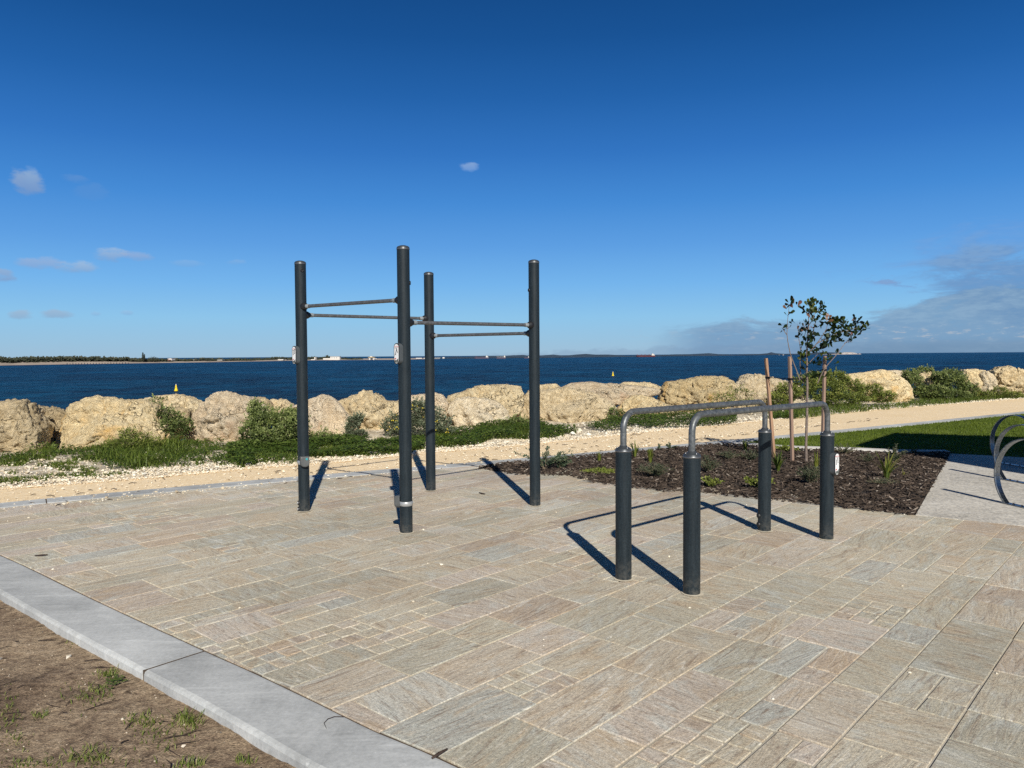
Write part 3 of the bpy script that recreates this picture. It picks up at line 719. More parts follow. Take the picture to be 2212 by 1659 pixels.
def rail(name,a,b_,za,zb,ra,rb,label,pl=None):
    c=(P[a]+P[b_])/2; root=empty(name,c,label,'exercise equipment','parallel bars on the paving')
    for k,z in ((a,za),(b_,zb)):
        p=post_mb(P[k],z).build('post','paint',root)
        mb=MB(); r=PR; mb.lathe([(r*1.0,z),(r*1.03,z+.003),(r*.95,z+.010),(r*.75,z+.017),(.028,z+.022),(.026,z+.030),(.023,z+.031)],P[k],n=32); mb.build('cap','cap',p)
        rim_mb(P[k],z).build('rim','rim',p); collar_mb(P[k],PR,k).build('grout_collar','grouting',p)
        for i in range(3):
            an=R(60+120*i); mb=MB(); mb.lathe([(.006,z+.012),(.006,z+.020),(.003,z+.022)],P[k]+Vector((math.cos(an)*.040,math.sin(an)*.040,0)),n=8)
            mb.build('cap_screw','rim',p)
        if k=='G':
            for zz in (.13,.055):
                d=Vector((-.97,-.2,0)).normalized(); cc=P[k]+Vector((0,0,zz)); mb=MB(); mb.lathe([(.021,PR-.01),(.022,PR+.006),(.016,PR+.012)],cc,d,16); mb.build('bolt_boss','black',p)
    A_=Vector((P[a].x,P[a].y,ra)); B_=Vector((P[b_].x,P[b_].y,rb)); d=(B_-A_).normalized(); rb_=.115; pts=[Vector((P[a].x,P[a].y,za+.01)),Vector((P[a].x,P[a].y,ra-rb_))]
    for i in range(1,9):
        t=math.pi/2*i/8; pts.append(A_+d*rb_*(1-math.cos(t))+Vector((0,0,-rb_+rb_*math.sin(t))))
    for i in range(0,9):
        t=math.pi/2*i/8; pts.append(B_-d*rb_*(1-math.sin(t))+Vector((0,0,-rb_+rb_*math.cos(t))))
    pts.append(Vector((P[b_].x,P[b_].y,zb+.01)))
    mb=MB(); mb.tube(pts,.0215,18); mb.build('handrail','galv',root)
    if pl: plate(root,P[pl[0]],pl[1],pl[2],[(-.012,.006,.8,.1),(.010,.018,.8,-.1)],.09)
rail('parallel_bar','E','G',.866,.846,1.118,1.099,'galvanised bent rail on two short dark posts, the farther one, without a sign plate')
rail('parallel_bar','F','H',.866,.848,1.122,1.099,'nearer galvanised bent rail on two short dark posts, oval white plate on one',('H',.617,(.60,-.80)))
# ------------------------------------------------------------------ bike hoops
def hoop(c,label):
    c=Vector(c); d=Vector((-.2,.98,0)).normalized(); w=d.cross(Vector((0,0,1)))
    root=empty('bike_hoop',c,label,'bike rack','flat steel bike hoops on the concrete pad')
    Rr,zc=.38,.291; mb=MB(); a0=-math.asin(zc/Rr); n=56; hw,th=.032,.005; vs=[];fs=[]
    for i in range(n+1):
        a=a0+(math.pi-2*a0)*i/n; rad=d*math.cos(a)+Vector((0,0,math.sin(a))); p=c+Vector((0,0,zc))+rad*Rr
        for x,y in ((-hw,-th),(hw,-th),(hw,th),(-hw,th)): vs.append(p+w*x+rad*y)
    for i in range(n):
        for j in range(4): fs.append((i*4+j,i*4+(j+1)%4,(i+1)*4+(j+1)%4,(i+1)*4+j))
    mb.add(vs,fs,smooth=False); mb.build('ring','hoop',root)
    mb=MB(); ext=Rr*math.cos(a0)+.05
    mb.box(c+Vector((0,0,.0095)),(2*ext,.075,.011),Matrix.Rotation(math.atan2(d.y,d.x),3,'Z'),bev=.003); bp=mb.build('base_plate','hoop',root)
    for s_ in (-1,1):
        for k in (.12,.22):
            mb=MB(); mb.lathe([(.011,.0155),(.011,.023),(.006,.025)],c+d*s_*(ext-k)+w*0,n=6,smooth=False); mb.build('anchor_bolt','rim',bp)
h1=Vector((4.93,7.297,0)); 
hoop(h1,'nearest of the three flat steel bike hoops on the concrete pad')
hoop(h1+Vector((.895,1.432,0)),'middle one of the three flat steel bike hoops, its foot in sunlight')
hoop(h1+Vector((1.70,2.80,0)),'farthest of the three flat steel bike hoops, standing in the shade of the shelter')
# ------------------------------------------------------------------ shelter out of frame whose shadow lies on the lawn
sun_dir=Vector((-.180,.984,0)); cot=3.65/2.41; SHZ=3.0
tow=-sun_dir*(SHZ*cot)
def rp(x,y): return Vector((x+tow.x,y+tow.y,SHZ))
p1=rp(5.574,12.262); p2=rp(7.214,14.232)
r3=p2+Vector((1.75,-.81,0))*2.6; r4=p1+Vector((.70,-2.88,0))*1.55
sh=empty('picnic_shelter',(9.5,6,0),'flat-roofed shelter beyond the right edge that throws the dark shadow on the lawn','shelter')
mb=MB(); q=[p1,p2,r3,r4]; mb.add([Vector((v.x,v.y,SHZ)) for v in q]+[Vector((v.x,v.y,SHZ+.12)) for v in q],[(0,1,2,3),(7,6,5,4)]+[(i,i+4,(i+1)%4+4,(i+1)%4) for i in range(4)]); mb.build('roof','fargrey',sh)
cc=sum(q,Vector())/4
for v in q:
    b_=v.lerp(cc,.22); mb=MB(); mb.lathe([(.06,-.1),(.06,SHZ-.001)],(b_.x,b_.y,0),n=16); mb.build('post','paint',sh)
# ------------------------------------------------------------------ boulders
_ico={}
def ico(level):
    if level in _ico: return _ico[level]
    import bmesh
    bm=bmesh.new(); bmesh.ops.create_icosphere(bm,subdivisions=level,radius=1.)
    vs=[v.co.copy() for v in bm.verts]; fs=[tuple(v.index for v in f.verts) for f in bm.faces]; bm.free()
    _ico[level]=(vs,fs); return _ico[level]
Z1=(0,713.2,.248); Z2=(548.6,493.8,.2976); Z4=(1152,822.9,.248); Z5=(1663.4,630.9,.248); ZA=(493.8,844.9,.1984); ZB=(932.6,812,.2976); Z6=(1663.4,822.9,.248); ID=(0,0,1)
def boulder(label,poly,fr,Y,D,mat,seed,amp=.07,chunk=.10,level=6,sink=.12,ridge=None):
    ox,oy,s=fr
    pts=[at(ox+x*s,oy+y*s,Y) for x,y in poly]
    P2=[(p.x,p.z) for p in pts]
    zmin=min(p[1] for p in P2); zmax=max(p[1] for p in P2)
    cx=(min(p[0] for p in P2)+max(p[0] for p in P2))/2; cz=(zmin+zmax)/2
    hw=(max(p[0] for p in P2)-min(p[0] for p in P2))/2; hh=(zmax-zmin)/2
    # radial silhouette table
    N=180; tab=[]
    for k in range(N):
        a=2*math.pi*k/N; dx_,dz_=math.cos(a),math.sin(a); best=0
        for i in range(len(P2)):
            x1,z1=P2[i][0]-cx,P2[i][1]-cz; x2,z2=P2[(i+1)%len(P2)][0]-cx,P2[(i+1)%len(P2)][1]-cz
            den=dx_*(z2-z1)-dz_*(x2-x1)
            if abs(den)<1e-9: continue
            t=(x1*(z2-z1)-z1*(x2-x1))/den; u_=(x1*dz_-z1*dx_)/den
            if t>0 and -1e-6<=u_<=1+1e-6: best=max(best,t)
        tab.append(best if best>0 else (tab[-1] if tab else min(hw,hh)))
    if sink:
        for k in range(N):   # carry the foot below the ground
            a=2*math.pi*k/N
            if math.sin(a)<-.35: tab[k]+=sink*min(1,(-math.sin(a)-.35)/.3)
    vs,fs=ico(level); S3=Vector((seed*7.13,seed*3.7,seed*1.9)); size=(hw+hh)/2
    q=random.Random(seed); facets=[]
    planes=[]
    for k in range(12):
        sx_=(-1)**k*q.uniform(.3,1.5) if k<9 else q.uniform(-.35,.35); n_=Vector((sx_,-1.,q.uniform(-.45,1.15))).normalized(); planes.append((n_,q.uniform(.44,.74)))
    mb=MB()
    for v in vs:
        rho=math.sqrt(v.x*v.x+v.z*v.z); a=math.atan2(v.z,v.x)%(2*math.pi)
        # planar facets in unit space
        w=Vector(v)
        k=a/(2*math.pi)*N; i=int(k)%N; t=k-int(k); Rr=tab[i]*(1-t)+tab[(i+1)%N]*t
        g=rho**.86
        yy=math.copysign(abs(v.y)**.80,v.y)
        p=Vector((g*math.cos(a)*Rr,yy*D,g*math.sin(a)*Rr))
        # chop facets on the front/top faces only where not on the silhouette
        ux,uy,uz=p.x/max(hw,.01),p.y/max(D,.01),p.z/max(hh,.01); w0=.07*noise.noise(Vector((ux*2.2,uz*2.2,seed)))
        front=1-rho**8
        if v.y<0:
            for n_,dd in planes:
                y_=(dd+w0-n_.x*ux-n_.z*uz)/n_.y
                if y_>uy: uy=max(uy,min(y_,-.22*front-.02))
        p=Vector((ux*hw,uy*D,uz*hh))
        d=Vector(v); pn=p/max(.35,size)+S3
        disp=0
        disp+=chunk*.45*size*noise.noise(pn*1.5)
        c1=noise.voronoi(pn*2.1); disp+=chunk*.7*size*(min(.45,c1[0][1]-c1[0][0])-.2)
        pp=p+S3*3
        disp+=amp*.40*noise.noise(pp*3.1)+amp*.40*(.35-abs(noise.noise(pp*6.3)))
        # stepped breaks: terraces along a tilted bedding direction
        bd=(pp.z*5.2+pp.x*1.3+1.1*noise.noise(pp*1.8)); fr_=bd-math.floor(bd); disp+=amp*.42*(abs(fr_-.5)*2)**.6*noise.noise(pp*1.1+Vector((3,3,3)))
        rg=1-abs(noise.noise(pp*1.7+Vector((4,1,2)))); disp-=amp*1.3*max(0,rg-.93)/.07*.5
        disp+=amp*.48*(noise.noise(pp*9.)+.7*noise.noise(pp*19.)+.5*noise.noise(pp*37.))
        disp-=amp*1.2*max(0,.17-noise.voronoi(pp*4.1+Vector((9,9,9)))[0][0])*2.6
        if ridge:
            for n_,dd in ridge:
                e=p.dot(Vector(n_).normalized())-dd*size
                if e>0: p=p-Vector(n_).normalized()*e*min(1,front*1.6)
        edge=.72+.28*front
        p=p+d*disp*edge
        mb.v.append((p.x,p.y,p.z))
    for f in fs: mb.f.append(f); mb.t.append(.5); mb.r.append((0,0,0)); mb.sm.append(True)
    me_o=mb.build('boulder',mat,attrs=False); me_o.location=(cx,Y,cz)
    # origin at the base
    return tag(me_o,label,'boulder','limestone boulders along the shore')
def gy(u,v): return gnd(u,v).y
boulder('huge cream boulder cut by the left edge, dark crack beside it',[(-260,760),(-150,640),(0,625),(100,622),(150,615),(215,650),(240,735),(310,800),(350,860),(330,950),(300,1010),(230,1040),(0,1075),(-200,1060)],Z1,12.6,.75,'rockgrey',1,.1,.12)
boulder('grey-cream boulder half hidden behind the huge one at the left edge',[(190,700),(225,655),(340,670),(450,680),(520,715),(575,745),(580,830),(560,930),(510,1000),(400,1010),(300,960),(220,850)],Z1,13.75,.6,'rockgrey',2,.08,.1)
boulder('widest long boulder with an orange stained patch low on its left',[(490,1060),(488,1000),(515,900),(560,790),(592,740),(600,680),(660,640),(760,612),(815,585),(870,595),(1000,607),(1250,612),(1330,680),(1390,745),(1440,830),(1535,935),(1500,990),(1300,1010),(1000,1050),(700,1060)],Z1,13.6,.95,'rockgold',3,.11,.09)
boulder('rounded boulder peeking out behind the orange stained one, sprig in front',[(1180,640),(1255,605),(1330,575),(1440,575),(1500,558),(1620,580),(1700,620),(1765,665),(1770,760),(1700,860),(1500,880),(1300,800)],Z1,14.9,.7,'rock',4,.08,.09)
boulder('small grey rock wedged low behind a bush between two big boulders',[(1400,740),(1480,690),(1560,680),(1630,690),(1645,760),(1660,850),(1560,900),(1430,860)],Z1,14.1,.4,'rockgrey',5,.06,.1,5)
boulder('tall cream boulder with reddish stains, left of the bush and first post',[(1620,930),(1650,860),(1680,790),(1730,700),(1795,605),(1870,562),(1950,546),(2050,553),(2130,590),(2210,610),(2280,680),(2310,800),(2260,920),(2150,985),(2000,1010),(1870,1020),(1700,985)],Z1,14.1,.85,'rockpink',6,.1,.1)
boulder('low rounded rock behind the bush, nearer the reddish stained boulder',[(-80,1260),(0,1230),(60,1226),(110,1250),(130,1290),(120,1380),(0,1400),(-80,1360)],Z2,15.6,.45,'rock',7,.06,.1,5)
boulder('low striped rock behind the bush, nearer the pointed pale boulder',[(95,1265),(130,1237),(200,1235),(240,1255),(275,1278),(290,1360),(200,1400),(90,1380)],Z2,16.0,.45,'rock',8,.07,.12,5)
boulder('pale pinkish boulder rising to a point with a sharp ridge, behind the first post',[(150,1380),(180,1330),(320,1275),(410,1235),(490,1203),(560,1225),(620,1280),(660,1330),(705,1388),(668,1430),(660,1520),(560,1530),(400,1500),(250,1480)],Z2,15.0,.75,'rockpink',9,.03,.03,6,.12,[((-.35,-1,.25),.42),((.75,-.62,.18),.40)])
boulder('cream boulder with a raised knob, between the pointed one and second post',[(570,1310),(600,1245),(700,1222),(770,1205),(800,1186),(840,1190),(900,1215),(945,1258),(1010,1262),(1070,1250),(1085,1350),(1050,1480),(900,1510),(760,1500),(640,1440)],Z2,16.0,.85,'rock',10,.11,.1)
boulder('rosy cream boulder mostly hidden by the grey bush between the middle posts',[(1000,1275),(1060,1237),(1145,1215),(1200,1210),(1310,1192),(1370,1212),(1412,1270),(1420,1400),(1300,1440),(1100,1440),(1000,1380)],Z2,16.8,.7,'rockpink',11,.07,.09)
boulder('broad cream boulder forming the upper back of the pair left of the fourth post',[(1380,1260),(1410,1215),(1500,1190),(1600,1150),(1700,1136),(1830,1133),(1930,1148),(1962,1200),(1955,1270),(1930,1340),(1800,1380),(1500,1380),(1400,1320)],Z2,17.6,.8,'rock',12,.09,.08)
boulder('big smooth front boulder of the pair left of the fourth post',[(1410,1330),(1425,1270),(1470,1235),(1560,1225),(1700,1240),(1790,1275),(1840,1330),(1850,1390),(1760,1430),(1650,1470),(1560,1490),(1470,1450),(1430,1400)],Z2,16.6,.85,'rockpale',13,.07,.07)
boulder('small rock showing its flat top just right of the fourth post',[(20,80),(60,35),(130,28),(210,25),(242,55),(270,130),(150,190),(20,170)],Z4,19.2,.5,'rock',14,.06,.08,5)
boulder('large tan boulder with a rough sloping face, right of the fourth post',[(-90,150),(-30,80),(50,78),(130,80),(250,62),(330,72),(400,88),(520,100),(600,140),(680,190),(725,235),(705,340),(500,370),(300,400),(100,405),(-60,330)],Z4,17.9,.95,'rockgrey',15,.1,.08)
boulder('flat pinkish white slab lying on top of the rocks',[(240,70),(262,45),(330,18),(420,12),(520,8),(640,28),(760,30),(900,40),(1060,60),(1110,75),(1100,115),(1000,150),(880,140),(830,160),(700,172),(600,150),(420,120),(280,110)],Z4,19.4,.85,'rockpink',16,.05,.05)
boulder('small rock tip standing behind the pinkish slab on the seaward side',[(740,60),(780,12),(830,8),(900,15),(990,14),(1080,35),(1130,60),(1100,110),(900,120)],Z4,21.0,.5,'rock',17,.06,.1,5)
boulder('low cream boulder under the pinkish slab behind the far handrail',[(735,240),(770,195),(810,160),(880,130),(950,128),(1030,150),(1130,190),(1240,215),(1280,290),(1150,330),(900,345),(760,320)],Z4,18.8,.7,'rockgold',18,.08,.09)
boulder('broad pitted boulder behind the far handrail, left of the timber stakes',[(1095,160),(1110,120),(1125,60),(1180,8),(1290,0),(1400,-18),(1500,-35),(1590,-38),(1680,-30),(1740,0),(1765,50),(1750,150),(1700,240),(1500,260),(1250,240),(1130,220)],Z4,20.2,.95,'rockgold',19,.13,.09)
boulder('pale eroded boulder standing behind the timber stakes',[(1580,870),(1586,835),(1608,810),(1642,808),(1690,820),(1725,832),(1745,870),(1720,905),(1650,905),(1595,895)],ID,21.4,.8,'rockpale',20,.13,.12)
boulder('cream boulder right of the young tree, rising out of the long green bush',[(640,740),(665,718),(750,708),(850,698),(980,681),(1060,698),(1130,740),(1190,780),(1237,840),(1245,930),(1130,960),(1000,950),(800,900),(680,830)],Z5,24.0,.95,'rockgold',21,.09,.07)
boulder('small pale rock tips showing between two bushes at the skyline',[(1000,720),(1040,690),(1120,680),(1150,700),(1200,686),(1250,700),(1260,760),(1100,790),(1000,770)],Z5,26.0,.6,'rockpale',22,.07,.12,5)
boulder('tan rock peeking through the leaves of the bush on the right',[(1270,740),(1300,700),(1390,688),(1450,735),(1510,830),(1500,900),(1380,900),(1290,820)],Z5,25.2,.5,'rock',23,.07,.1,5)
boulder('upright boulder at right, its right half chalk white',[(1670,760),(1695,680),(1800,672),(1900,690),(1950,735),(1970,800),(1965,890),(1880,930),(1790,930),(1700,860)],Z5,25.6,.75,'rockgold',24,.08,.07)
boulder('chalk white rock leaning against the right end of the split-coloured boulder',[(1840,720),(1880,685),(1930,705),(1962,745),(1972,810),(1965,885),(1900,900),(1850,830)],Z5,25.25,.55,'rockpale',25,.06,.08,5)
boulder('rough honeycombed boulder cut by the right edge of the photo',[(1940,760),(1950,690),(2000,655),(2100,653),(2212,678),(2330,690),(2420,740),(2420,900),(2212,920),(2050,890),(1960,850)],Z5,26.0,.9,'rock',26,.15,.12)
boulder('dark low rock in the gap under the pale pair left of the fourth post',[(1760,1330),(1850,1300),(1950,1290),(2010,1330),(2020,1420),(1900,1470),(1790,1440)],Z2,17.9,.4,'rockgrey',27,.06,.1,5)
# ------------------------------------------------------------------ vegetation builders
def bush(name,label,blobs,mat,n,ll,lw,depth_r=.35,seed=1,group=None,flowers=0,cat='shrub',stems=8,base_v=None):
    """blobs: (u,v,ru,rv,Y) ellipses in the picture at depth Y -> ellipsoids; leaves fill their outer shell"""
    q=random.Random(seed); E=[]
    for u,v,ru,rv_,Y in blobs:
        c=at(u,v,Y); E.append((c,ru*Y/F,rv_*Y/F,max(depth_r,min(ru,rv_)*Y/F)))
    base=Vector((sum(e[0].x for e in E)/len(E),sum(e[0].y for e in E)/len(E),0))
    root=empty(name,base,label,cat,group)
    vol=[e[1]*e[2]+e[1]*e[3] for e in E]; tot=sum(vol); mb=MB()
    for e,w in zip(E,vol):
        for _ in range(int(n*w/tot)):
            d=Vector((q.gauss(0,1),q.gauss(0,1),q.gauss(0,1))).normalized()
            lump=.84+.42*noise.noise(d*2.3+e[0]*3)+.26*noise.noise(d*5.5+e[0])
            r=q.uniform(.55,1.02)**.6*lump
            p=e[0]+Vector((d.x*e[1],d.y*e[3],d.z*e[2]))*r
            if p.z<.0: p.z=abs(p.z)*.3
            dd=(d*.7+Vector((q.uniform(-1,1),q.uniform(-1,1),q.uniform(-.5,1)))*.8).normalized()
            nn=(d*.6+Vector((q.uniform(-1,1),q.uniform(-1,1),q.uniform(-.2,1)))).normalized()
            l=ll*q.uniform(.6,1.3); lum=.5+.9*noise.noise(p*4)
            t=min(1,max(0,.06+.62*lum*q.uniform(.4,1.35)*min(1,max(0.1,2.2*r-1.1))))  # inner leaves get darker tones: shade between leaves put into the colour
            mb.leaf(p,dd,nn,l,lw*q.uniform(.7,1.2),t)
    for _ in range(int(n*.02)+4):
        e=q.choice(E); d=Vector((q.uniform(-1,1),q.uniform(-.8,.5),q.uniform(.1,1))).normalized()
        a=e[0]+Vector((d.x*e[1],d.y*e[3],d.z*e[2]))*.9; g_=(d+Vector((q.uniform(-.5,.5),q.uniform(-.5,.5),.5))).normalized(); L=q.uniform(.06,.14)
        for k in range(q.randint(5,9)):
            p=a+g_*L*k/8
            if p.z>.02: mb.leaf(p,(g_+rv()*1.1).normalized(),rv(),ll*q.uniform(.7,1.2),lw,q.uniform(.25,1.))
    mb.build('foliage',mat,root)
    if stems:
        for _ in range(stems):
            mb=MB(); e=q.choice(E); d=Vector((q.uniform(-1,1),q.uniform(-1,.2),q.uniform(.3,1))).normalized()
            tip=e[0]+Vector((d.x*e[1],d.y*e[3],d.z*e[2]))*q.uniform(.8,1.05); b0=Vector((e[0].x+q.uniform(-.3,.3)*e[1],e[0].y,max(.02,e[0].z-e[2]*.6)))
            mid=(b0+tip)/2+Vector((q.uniform(-.05,.05),-.03,q.uniform(0,.06)))
            mb.tube([b0,mid,tip],[.008,.006,.003],5); mb.build('stem','stem',root)
    if flowers:
        mb=MB()
        for _ in range(flowers):
            e=q.choice(E); d=Vector((q.uniform(-1,1),-abs(q.gauss(0,1)),q.uniform(-.2,1))).normalized()
            p=e[0]+Vector((d.x*e[1],d.y*e[3],d.z*e[2]))*1.02
            for k in range(3): mb.leaf(p,rv(),d,.022,.02,.5)
        mb.build('flower','flower',root)
    return root
BG='bushes among the boulders'
z=lambda fr,x,y:(fr[0]+x*fr[2],fr[1]+y*fr[2])
def bl(fr,L): return [(fr[0]+x*fr[2],fr[1]+y*fr[2],a*fr[2],b_*fr[2],Y) for x,y,a,b_,Y in L]
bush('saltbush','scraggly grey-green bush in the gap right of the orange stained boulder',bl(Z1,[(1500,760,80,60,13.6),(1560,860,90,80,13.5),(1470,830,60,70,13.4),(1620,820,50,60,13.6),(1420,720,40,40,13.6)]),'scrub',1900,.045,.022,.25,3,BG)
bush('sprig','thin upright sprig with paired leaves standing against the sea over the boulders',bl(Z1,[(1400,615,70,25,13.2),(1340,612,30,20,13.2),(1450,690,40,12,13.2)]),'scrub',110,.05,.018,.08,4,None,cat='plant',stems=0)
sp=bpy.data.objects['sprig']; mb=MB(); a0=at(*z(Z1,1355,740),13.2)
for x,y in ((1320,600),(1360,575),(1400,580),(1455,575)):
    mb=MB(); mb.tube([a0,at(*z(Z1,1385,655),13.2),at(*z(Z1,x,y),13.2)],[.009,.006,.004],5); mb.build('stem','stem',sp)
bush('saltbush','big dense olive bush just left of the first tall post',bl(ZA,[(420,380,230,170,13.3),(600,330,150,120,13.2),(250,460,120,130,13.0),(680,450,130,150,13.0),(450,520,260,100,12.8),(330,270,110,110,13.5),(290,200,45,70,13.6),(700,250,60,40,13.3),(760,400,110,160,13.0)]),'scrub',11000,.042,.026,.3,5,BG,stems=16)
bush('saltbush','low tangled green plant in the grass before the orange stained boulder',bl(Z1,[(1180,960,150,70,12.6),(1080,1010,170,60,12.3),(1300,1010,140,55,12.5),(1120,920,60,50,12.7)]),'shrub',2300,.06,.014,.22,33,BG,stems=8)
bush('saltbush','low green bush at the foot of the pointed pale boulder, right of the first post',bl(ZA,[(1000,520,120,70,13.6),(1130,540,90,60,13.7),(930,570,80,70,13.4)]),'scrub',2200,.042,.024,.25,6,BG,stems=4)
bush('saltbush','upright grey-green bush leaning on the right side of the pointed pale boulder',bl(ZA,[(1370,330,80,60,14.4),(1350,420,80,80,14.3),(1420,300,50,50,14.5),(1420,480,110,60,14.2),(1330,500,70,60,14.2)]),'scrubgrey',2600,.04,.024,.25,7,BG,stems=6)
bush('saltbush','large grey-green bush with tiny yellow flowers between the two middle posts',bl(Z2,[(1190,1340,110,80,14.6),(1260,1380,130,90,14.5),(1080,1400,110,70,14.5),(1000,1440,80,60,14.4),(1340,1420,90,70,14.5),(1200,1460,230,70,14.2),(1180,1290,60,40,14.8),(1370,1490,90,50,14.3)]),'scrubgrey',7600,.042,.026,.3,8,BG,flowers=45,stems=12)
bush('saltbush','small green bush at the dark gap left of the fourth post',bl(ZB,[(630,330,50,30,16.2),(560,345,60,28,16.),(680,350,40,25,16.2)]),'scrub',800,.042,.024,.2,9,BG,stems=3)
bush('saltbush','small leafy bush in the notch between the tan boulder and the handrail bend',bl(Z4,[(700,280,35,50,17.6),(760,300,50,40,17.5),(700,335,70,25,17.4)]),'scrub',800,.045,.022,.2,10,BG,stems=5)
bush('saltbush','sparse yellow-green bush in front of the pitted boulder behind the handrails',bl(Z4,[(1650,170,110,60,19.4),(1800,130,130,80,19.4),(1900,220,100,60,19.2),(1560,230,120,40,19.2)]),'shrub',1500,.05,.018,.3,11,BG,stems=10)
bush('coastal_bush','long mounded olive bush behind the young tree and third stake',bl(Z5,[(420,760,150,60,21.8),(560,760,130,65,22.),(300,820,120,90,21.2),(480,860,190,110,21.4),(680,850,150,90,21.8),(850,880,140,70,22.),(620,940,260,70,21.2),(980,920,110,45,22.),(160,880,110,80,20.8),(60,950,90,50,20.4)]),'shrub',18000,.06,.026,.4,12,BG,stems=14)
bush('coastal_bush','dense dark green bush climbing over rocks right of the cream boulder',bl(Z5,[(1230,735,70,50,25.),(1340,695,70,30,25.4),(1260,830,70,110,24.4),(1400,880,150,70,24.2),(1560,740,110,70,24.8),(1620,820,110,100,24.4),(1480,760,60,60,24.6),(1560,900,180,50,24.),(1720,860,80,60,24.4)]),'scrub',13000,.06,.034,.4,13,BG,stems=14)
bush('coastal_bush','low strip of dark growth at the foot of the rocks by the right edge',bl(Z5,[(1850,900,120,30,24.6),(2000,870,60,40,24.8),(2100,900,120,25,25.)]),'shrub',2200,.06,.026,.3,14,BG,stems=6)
# ------------------------------------------------------------------ grass on the verge (one mass), ground cover
def blades(mb,poly,n,h0,h1,w,lean=.4,q=None,gap=0.,seed=0,tone0=.1,tone1=.8,hmap=None):
    xs=[p[0] for p in poly]; ys=[p[1] for p in poly]; k=0; tries=0
    while k<n and tries<n*12:
        tries+=1
        x=q.uniform(min(xs),max(xs)); y=q.uniform(min(ys),max(ys))
        if not inside((x,y),poly): continue
        c=noise.noise((x*1.7,y*1.7,seed))+.5*noise.noise((x*5,y*5,seed+3))
        if c<gap: continue
        k+=1; h=q.uniform(h0,h1)*(1+.5*max(-.6,c)); 
        if hmap: h*=hmap(x,y)
        a=q.uniform(0,6.283); d=Vector((math.cos(a),math.sin(a),0)); L=d*h*lean*q.uniform(.3,1.4); s_=Vector((-d.y,d.x,0))*w*.5
        b0=Vector((x,y,-.02)); m_=b0+Vector((0,0,h*.6))+L*.35; t_=b0+Vector((0,0,h))+L
        tt=min(1,max(0,tone0+(tone1-tone0)*q.random()**1.3*(.75+.5*c)))
        mb.add([b0-s_,b0+s_,m_+s_*.8,m_-s_*.8,t_],[(0,1,2,3),(3,2,4)],tt)
def gp(fr,L): return [tuple(gnd(fr[0]+x*fr[2],fr[1]+y*fr[2]))[:2] for x,y in L]
q=random.Random(21); gr=MB()
Ga=gp(ID,[(-40,990),(20,985),(110,965),(130,975),(200,962),(300,955),(420,955),(520,962),(640,975),(640,1000),(540,1002),(490,1005),(430,1005),(330,1012),(250,1020),(210,1002),(170,992),(100,992),(30,1002),(-40,1010)])
Gm=gp(ID,[(205,985),(230,955),(270,945),(330,940),(390,955),(400,985),(360,1005),(300,1012),(245,1016),(215,1003)])
Gs=gp(ID,[(-40,1000),(60,990),(170,985),(240,1015),(300,1020),(200,1032),(100,1040),(-40,1046)])
Gb=gp(ZA,[(0,640),(130,560),(300,600),(560,560),(760,560),(890,500),(1290,540),(1500,520),(1850,540),(2140,520),(2140,640),(2000,650),(1800,690),(1290,715),(900,720),(700,700),(420,690),(260,730),(310,800),(140,830),(0,790)])
Gc=gp(ZB,[(10,510),(20,380),(160,400),(300,400),(360,370),(500,345),(700,340),(780,345),(900,385),(1060,410),(900,450),(700,462),(450,462),(300,512),(30,520)])
Gd=gp(ZB,[(1110,375),(1250,350),(1400,310),(1600,292),(1900,288),(2212,282),(2212,352),(1850,378),(1500,388),(1250,410)])
Ge=gp(Z6,[(-20,330),(0,250),(200,220),(480,245),(800,235),(1100,215),(1250,185),(1500,175),(1800,140),(2230,105),(2230,140),(1800,178),(1100,240),(600,285),(270,325)])
blades(gr,Ga,7500,.03,.11,.013,1.1,q,-.12,1)
blades(gr,Gm,3000,.06,.20,.014,1.2,q,-.1,2,.05,.8)
blades(gr,Gs,3000,.02,.06,.013,1.2,q,.18,3,.1,.9)
blades(gr,Gb,15000,.03,.10,.013,1.1,q,-.15,4)
blades(gr,Gc,7500,.04,.14,.013,1.,q,-.25,5,.0,.75)
blades(gr,Ge,5000,.06,.18,.014,.7,q,-.2,6)
gr_o=gr.build('grass','grass'); tag(gr_o,'ragged green grass growing along the foot of the boulders','grass',None,'stuff')
cl=MB()
def clover(poly,n,seed,h=.10):
    xs=[p[0] for p in poly]; ys=[p[1] for p in poly]; k=0; t_=0
    while k<n and t_<n*10:
        t_+=1; x=q.uniform(min(xs),max(xs)); y=q.uniform(min(ys),max(ys))
        if not inside((x,y),poly): continue
        c=noise.noise((x*1.5,y*1.5,seed))
        if c<-.32: continue
        k+=1; z_=h*(.4+.9*max(0,c+.4))*q.uniform(.2,1.); a=q.uniform(0,6.28)
        cl.leaf(Vector((x,y,z_)),Vector((math.cos(a),math.sin(a),q.uniform(-.1,.5))),Vector((q.uniform(-.4,.4),q.uniform(-.6,.2),1)),q.uniform(.03,.06),q.uniform(.025,.05),min(1,max(0,q.random()*(.45+c))),.1)
clover(Gc,8000,7,.14); clover(Gd,9500,8,.14); clover(Gb,9000,9,.12); clover(gp(Z6,[(0,330),(0,290),(150,300),(280,310),(230,330)]),900,3,.1); clover(Ga,3500,12,.1); clover(Ge,3000,5,.12)
tag(cl.build('ground_cover','clover'),'low dark green leafy ground cover between path and boulders','ground cover',None,'stuff')
